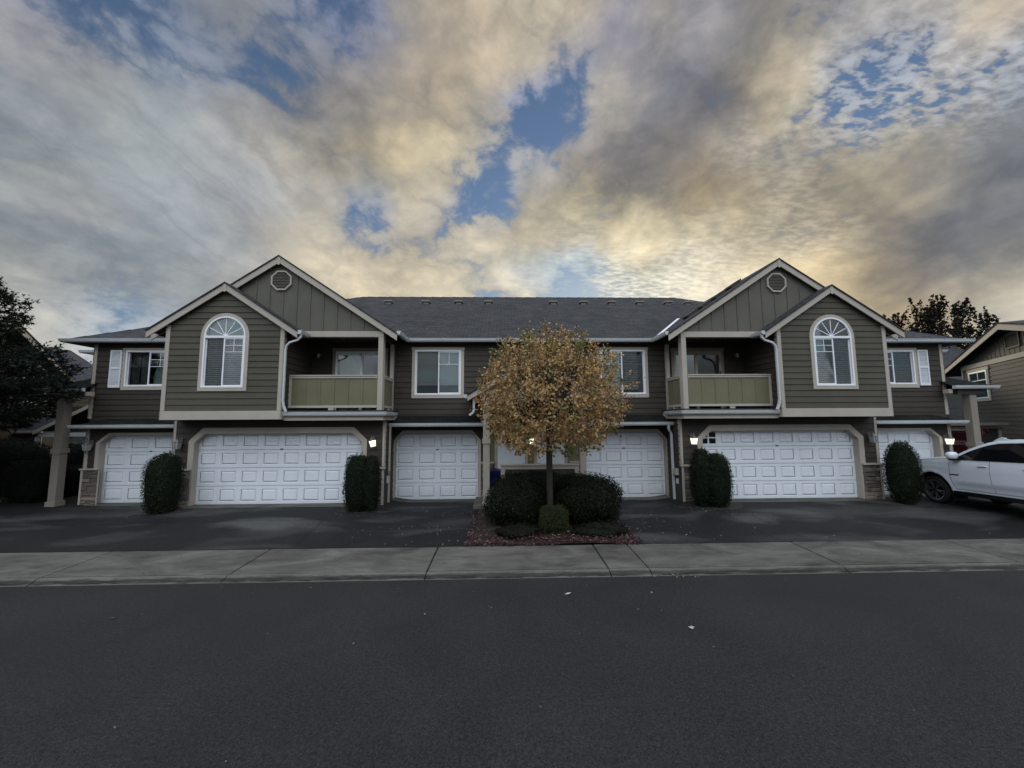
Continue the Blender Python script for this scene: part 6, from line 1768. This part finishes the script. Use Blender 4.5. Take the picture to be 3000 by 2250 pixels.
car = build_car((12.355+.993, 11.818-.116, -.02), R(83.3)); car.rotation_euler = (0, R(2.3), R(83.3))

# ------------------------------------------------------------------ neighbouring houses (turned towards the street's bend)
AZN = R(33.6)
def nw(q):
    """neighbour-local (along wall towards us, into the house, up) -> world, right-hand side"""
    x, y, z = q
    return (26.2 - x*math.sin(AZN) + y*math.cos(AZN), 22.0 - x*math.cos(AZN) - y*math.sin(AZN), z)
def NB(mb, name, mat, root, s, **kw):
    mb.v = [nw(q) for q in mb.v]
    return keep(mb.build(name, mat, root, s, **kw))
def neighbour(s, siding, label):
    root = empty('neighbour_house', (s*26.2, 22.0, 0)); tag(root, label, 'house')
    w = MB(); lap(w, lambda z: (.4, 13.2), -.3, 5.36, 0, .21); NB(w, 'wall', siding, root, s, recalc=False)
    w = MB(); w.box(.4, 13.2, .02, 9, -.3, 5.3); NB(w, 'house_body', siding, root, s)
    sl = .235; ax, az = 5.8, 7.12
    g = MB(); g.prism([(.4, 5.36), (13.2, 5.36), (13.2, az-.1-(13.2-ax)*sl), (ax, az-.1), (.4, az-.1-(ax-.4)*sl)], -.01, .05); x = .8
    while x < 11: 
        g.box(x-.02, x+.02, -.02, -.01, 5.55, az-.12-abs(x-ax)*sl); x += .42
    NB(g, 'gable_wall', siding if s < 0 else M['neighbour_siding'], root, s)
    t = MB(); t.box(.35, 13.2, -.05, 0, 5.33, 5.56); NB(t, 'band_board', M['trim_beige'], root, s)
    t = MB(); t.box(.36, .50, -.045, 0, -.3, 5.33); NB(t, 'corner_board', M['trim_beige'], root, s)
    r = MB()
    for sg in (-1, 1):
        q = 7.95
        r.slab([(ax, -.45, az), (ax, 9, az), (ax+sg*q, 9, az-q*sl), (ax+sg*q, -.45, az-q*sl)], .06)
    NB(r, 'roof', M['shingles'], root, s)
    b = MB()
    for sg in (-1, 1):
        q = 7.9; b.prism([(ax, az-.06), (ax+sg*q, az-.06-q*sl), (ax+sg*q, az-.32-q*sl), (ax, az-.34)], -.42, -.38)
    NB(b, 'barge_board', M['trim_beige'], root, s)
    wx0, wx1, wz0, wz1 = 1.22, 3.18, 3.62, 5.10
    f = MB(); f.ring([(wx0,wz0),(wx1,wz0),(wx1,wz1),(wx0,wz1)], [(wx0+.07,wz0+.07),(wx1-.07,wz0+.07),(wx1-.07,wz1-.07),(wx0+.07,wz1-.07)], -.07, 0, True)
    fo = NB(f, 'window', M['vinyl_white'], root, s)
    gl = MB(); gl.box(wx0+.05, wx1-.05, -.028, -.02, wz0+.05, wz1-.05); NB(gl, 'pane', M['glass_teal'], fo, s)
    gb = MB(); gb.box(wx0+.07, wx1-.07, -.045, -.03, wz1-.52, wz1-.47); gb.box((wx0+wx1)/2-.02, (wx0+wx1)/2+.02, -.045, -.03, wz1-.47, wz1-.07); NB(gb, 'glazing_bar', M['vinyl_white'], fo, s)
    t = MB(); t.box(wx0-.14, wx0, -.045, -.02, wz0, wz1); t.box(wx1, wx1+.14, -.045, -.02, wz0, wz1); t.box(wx0-.14, wx1+.14, -.05, -.02, wz0-.14, wz0); t.box(wx0-.2, wx1+.2, -.055, -.02, wz1, wz1+.18); NB(t, 'window_trim', M['trim_beige'], fo, s)
    v = MB(); v.ring([(5.2, 5.85), (6.4, 5.85), (6.4, 6.55), (5.2, 6.55)], [(5.27, 5.92), (6.33, 5.92), (6.33, 6.48), (5.27, 6.48)], -.06, -.01, True)
    z = 5.92
    while z < 6.46: v.face([(5.27, -.045, z), (6.33, -.045, z), (6.33, -.015, z+.07), (5.27, -.015, z+.07)]); z += .07
    NB(v, 'gable_vent', M['neighbour_siding'], root, s, recalc=False)
    return root
m_, t_, b_ = newmat('glass_teal')
b_.inputs['Base Color'].default_value = (.035, .06, .06, 1); b_.inputs['Roughness'].default_value = .08; b_.inputs['Specular IOR Level'].default_value = .0
NR_ = neighbour(1, M['neighbour_siding'], 'brown gabled house standing at an angle behind the white car')
r = MB(); r.slab([(26.5, 25.2, 5.1), (36, 25.2, 5.1), (36, 30.5, 8.75), (33.6, 30.5, 8.75)], .06); keep(r.build('rear_roof', M['shingles'], NR_))
w = MB(); lap(w, lambda z: (26.8, 36), -.3, 5.2, 25.7, .21); w.box(26.8, 36, 25.72, 31, -.3, 5.1); keep(w.build('rear_wall', M['neighbour_siding'], NR_, recalc=False))
NL_ = neighbour(-1, M['neighbour_tan'], 'tan sided house with a steep entry roof behind the conifer and dark hedges')
r = MB(); r.slab([(-25.4, 25.2, 5.1), (-38, 25.2, 5.1), (-38, 30.5, 8.55), (-34.6, 30.5, 8.2)], .06); keep(r.build('rear_roof', M['shingles'], NL_))
w = MB(); lap(w, lambda z: (-38, -25.7), -.3, 5.2, 25.7, .21); w.box(-38, -25.7, 25.72, 31, -.3, 5.1); keep(w.build('rear_wall', M['neighbour_tan'], NL_, recalc=False))
fl = MB(); fl.slab([(-25.9, 25.0, 5.16), (-26.5, 25.0, 5.16), (-29.0, 26.8, 6.4), (-28.5, 26.8, 6.4)], .04); keep(fl.build('roof_flashing', M['vinyl_white'], NL_))
gt = MB(); gutter(gt, (-27.6, 25.15), (-25.3, 25.15), (0, -1), 5.08); keep(gt.build('gutter', M['gutter_white'], NL_))
# entry of the left house
e = MB()
e.slab([(-24.70, 18.9, 2.22), (-22.95, 18.9, 2.22), (-22.25, 21.0, 3.55), (-23.2, 21.0, 3.55)], .05)
e.slab([(-23.05, 18.85, 2.22), (-19.8, 18.85, 3.85), (-19.8, 22, 3.85), (-23.05, 22, 2.22)], .05)
eo = keep(e.build('entry_roof', M['shingles'], NL_))
b = MB(); b.prism([(-23.04, 2.20), (-23.04, 2.03), (-19.9, 3.62), (-19.9, 3.79)], 18.78, 18.82); keep(b.build('barge_board', M['trim_beige'], eo))
b = MB(); gutter(b, (-24.7, 18.9), (-23.06, 18.9), (0, -1), 2.215); b.tube([(-24.5, 18.85, 2.1), (-24.5, 18.85, .2)], .05, 4); keep(b.build('gutter', M['gutter_white'], eo))
w = MB(); lap(w, lambda z: (-24.6, -23.1), -.2, 2.1, 19.05, .2); w.box(-23.1, -20.2, 20.4, 20.45, -.2, 3.4); keep(w.build('entry_wall', M['siding_brown'], NL_, recalc=False))
b = MB(); b.box(-23.05, -22.05, 20.30, 20.38, -.1, 2.35); b.box(-23.12, -22.98, 18.95, 19.1, -.1, 2.05); b.box(-23.12, -20.2, 18.95, 19.08, 1.93, 2.12); b.box(-24.0, -23.1, 18.98, 19.04, .72, .95)
keep(b.build('entry_trim', M['gutter_white'], NL_))
b = MB(); b.box(-23.55, -22.55, 20.24, 20.29, .0, 2.02)
for za, zb in ((.2, .8), (.95, 1.5)):
    for xa in (-23.42, -23.0): b.box(xa, xa+.32, 20.225, 20.24, za, zb)
do = keep(b.build('front_door', M['white_paint'], NL_))
b = MB(); b.box(-23.2, -22.95, 20.21, 20.224, 1.32, 1.62); keep(b.build('notice', M['shutter_white'], do))
lw = MB(); lw.box(-22.86, -22.28, 19.9, 19.95, 3.48, 4.0); 
# utility shed beside the right house: red door, alarm sign and bell
root = empty('utility_shed', (20.3, 17.0, 0)); tag(root, 'low brown utility shed with a red door and red alarm sign behind the white car', 'shed')
w = MB(); lap(w, lambda z: (19.0, 21.55), -.2, 2.2, 17.0, .2); w.box(19.0, 21.55, 17.02, 20, -.2, 2.2); keep(w.build('wall', M['neighbour_siding'], root, recalc=False))
r = MB(); r.slab([(18.4, 16.8, 2.40), (21.68, 16.8, 2.40), (20.2, 18.6, 3.35), (18.4, 18.6, 3.35)], .05); r.slab([(21.68, 16.8, 2.40), (21.68, 20.4, 2.40), (20.2, 18.6, 3.35)], .05); keep(r.build('roof', M['shingles'], root))
g = MB(); g.box(18.4, 21.68, 16.72, 16.80, 2.26, 2.385); g.box(18.4, 21.6, 16.9, 16.94, 2.10, 2.18); keep(g.build('gutter', M['trim_dim'], root))
c = MB(); c.box(21.48, 21.60, 16.95, 17.0, -.2, 2.1); c.box(19.05, 20.05, 16.93, 17.0, 2.02, 2.10); c.box(19.14, 19.22, 16.95, 17.0, -.1, 2.02); c.box(19.98, 20.06, 16.95, 17.0, -.1, 2.02); keep(c.build('door_trim', M['trim_beige'], root))
d = MB(); d.box(19.22, 19.98, 16.94, 16.99, -.1, 1.93); do = keep(d.build('door', M['red_door'], root))
def words(lines, x, y, z, size, dz, mat, name, parent):
    for i, tx in enumerate(lines):
        cu = bpy.data.curves.new('n', 'FONT'); cu.body = tx; cu.size = size; cu.extrude = .003; cu.align_x = 'CENTER'
        to = bpy.data.objects.new('n', cu); COL.objects.link(to)
        dg = bpy.context.evaluated_depsgraph_get(); me = bpy.data.meshes.new_from_object(to.evaluated_get(dg))
        bpy.data.objects.remove(to)
        me.transform(Matrix.Translation((x, y, z-i*dz)) @ Matrix.Rotation(R(90), 4, 'X')); me.materials.append(mat)
        o = bpy.data.objects.new(name, me); COL.objects.link(o); o.parent = parent; keep(o)
words(['SPRINKLER', 'RISER ROOM'], 19.58, 16.935, 1.50, .105, .105, M['sign_white'], 'door_lettering', do)
root = empty('alarm_sign', (20.65, 16.99, 1.95)); tag(root, 'red and white alarm sign on the shed wall beside a red bell', 'sign')
s_ = MB(); s_.box(20.48, 20.84, 16.965, 16.98, 1.78, 2.10); so_ = keep(s_.build('sign_board', M['red_sign'], root))
words(['FIRE', 'ALARM', 'BELL'], 20.66, 16.96, 2.0, .10, .095, M['sign_white'], 'sign_lettering', root)
root = empty('alarm_bell', (20.97, 16.99, 2.0)); tag(root, 'small round red bell right of the alarm sign', 'bell')
b = MB(); b.lathe([(.02, 0), (.02, -.02)], (20.97, 16.985, 2.0), 10, 'y'); keep(b.build('mount', M['dark_metal'], root))
b = MB(); b.lathe([(.075, -.02), (.07, -.045), (.04, -.065), (.0, -.07)], (20.97, 16.985, 2.0), 16, 'y'); keep(b.build('gong', M['red_sign'], root, smooth=True))
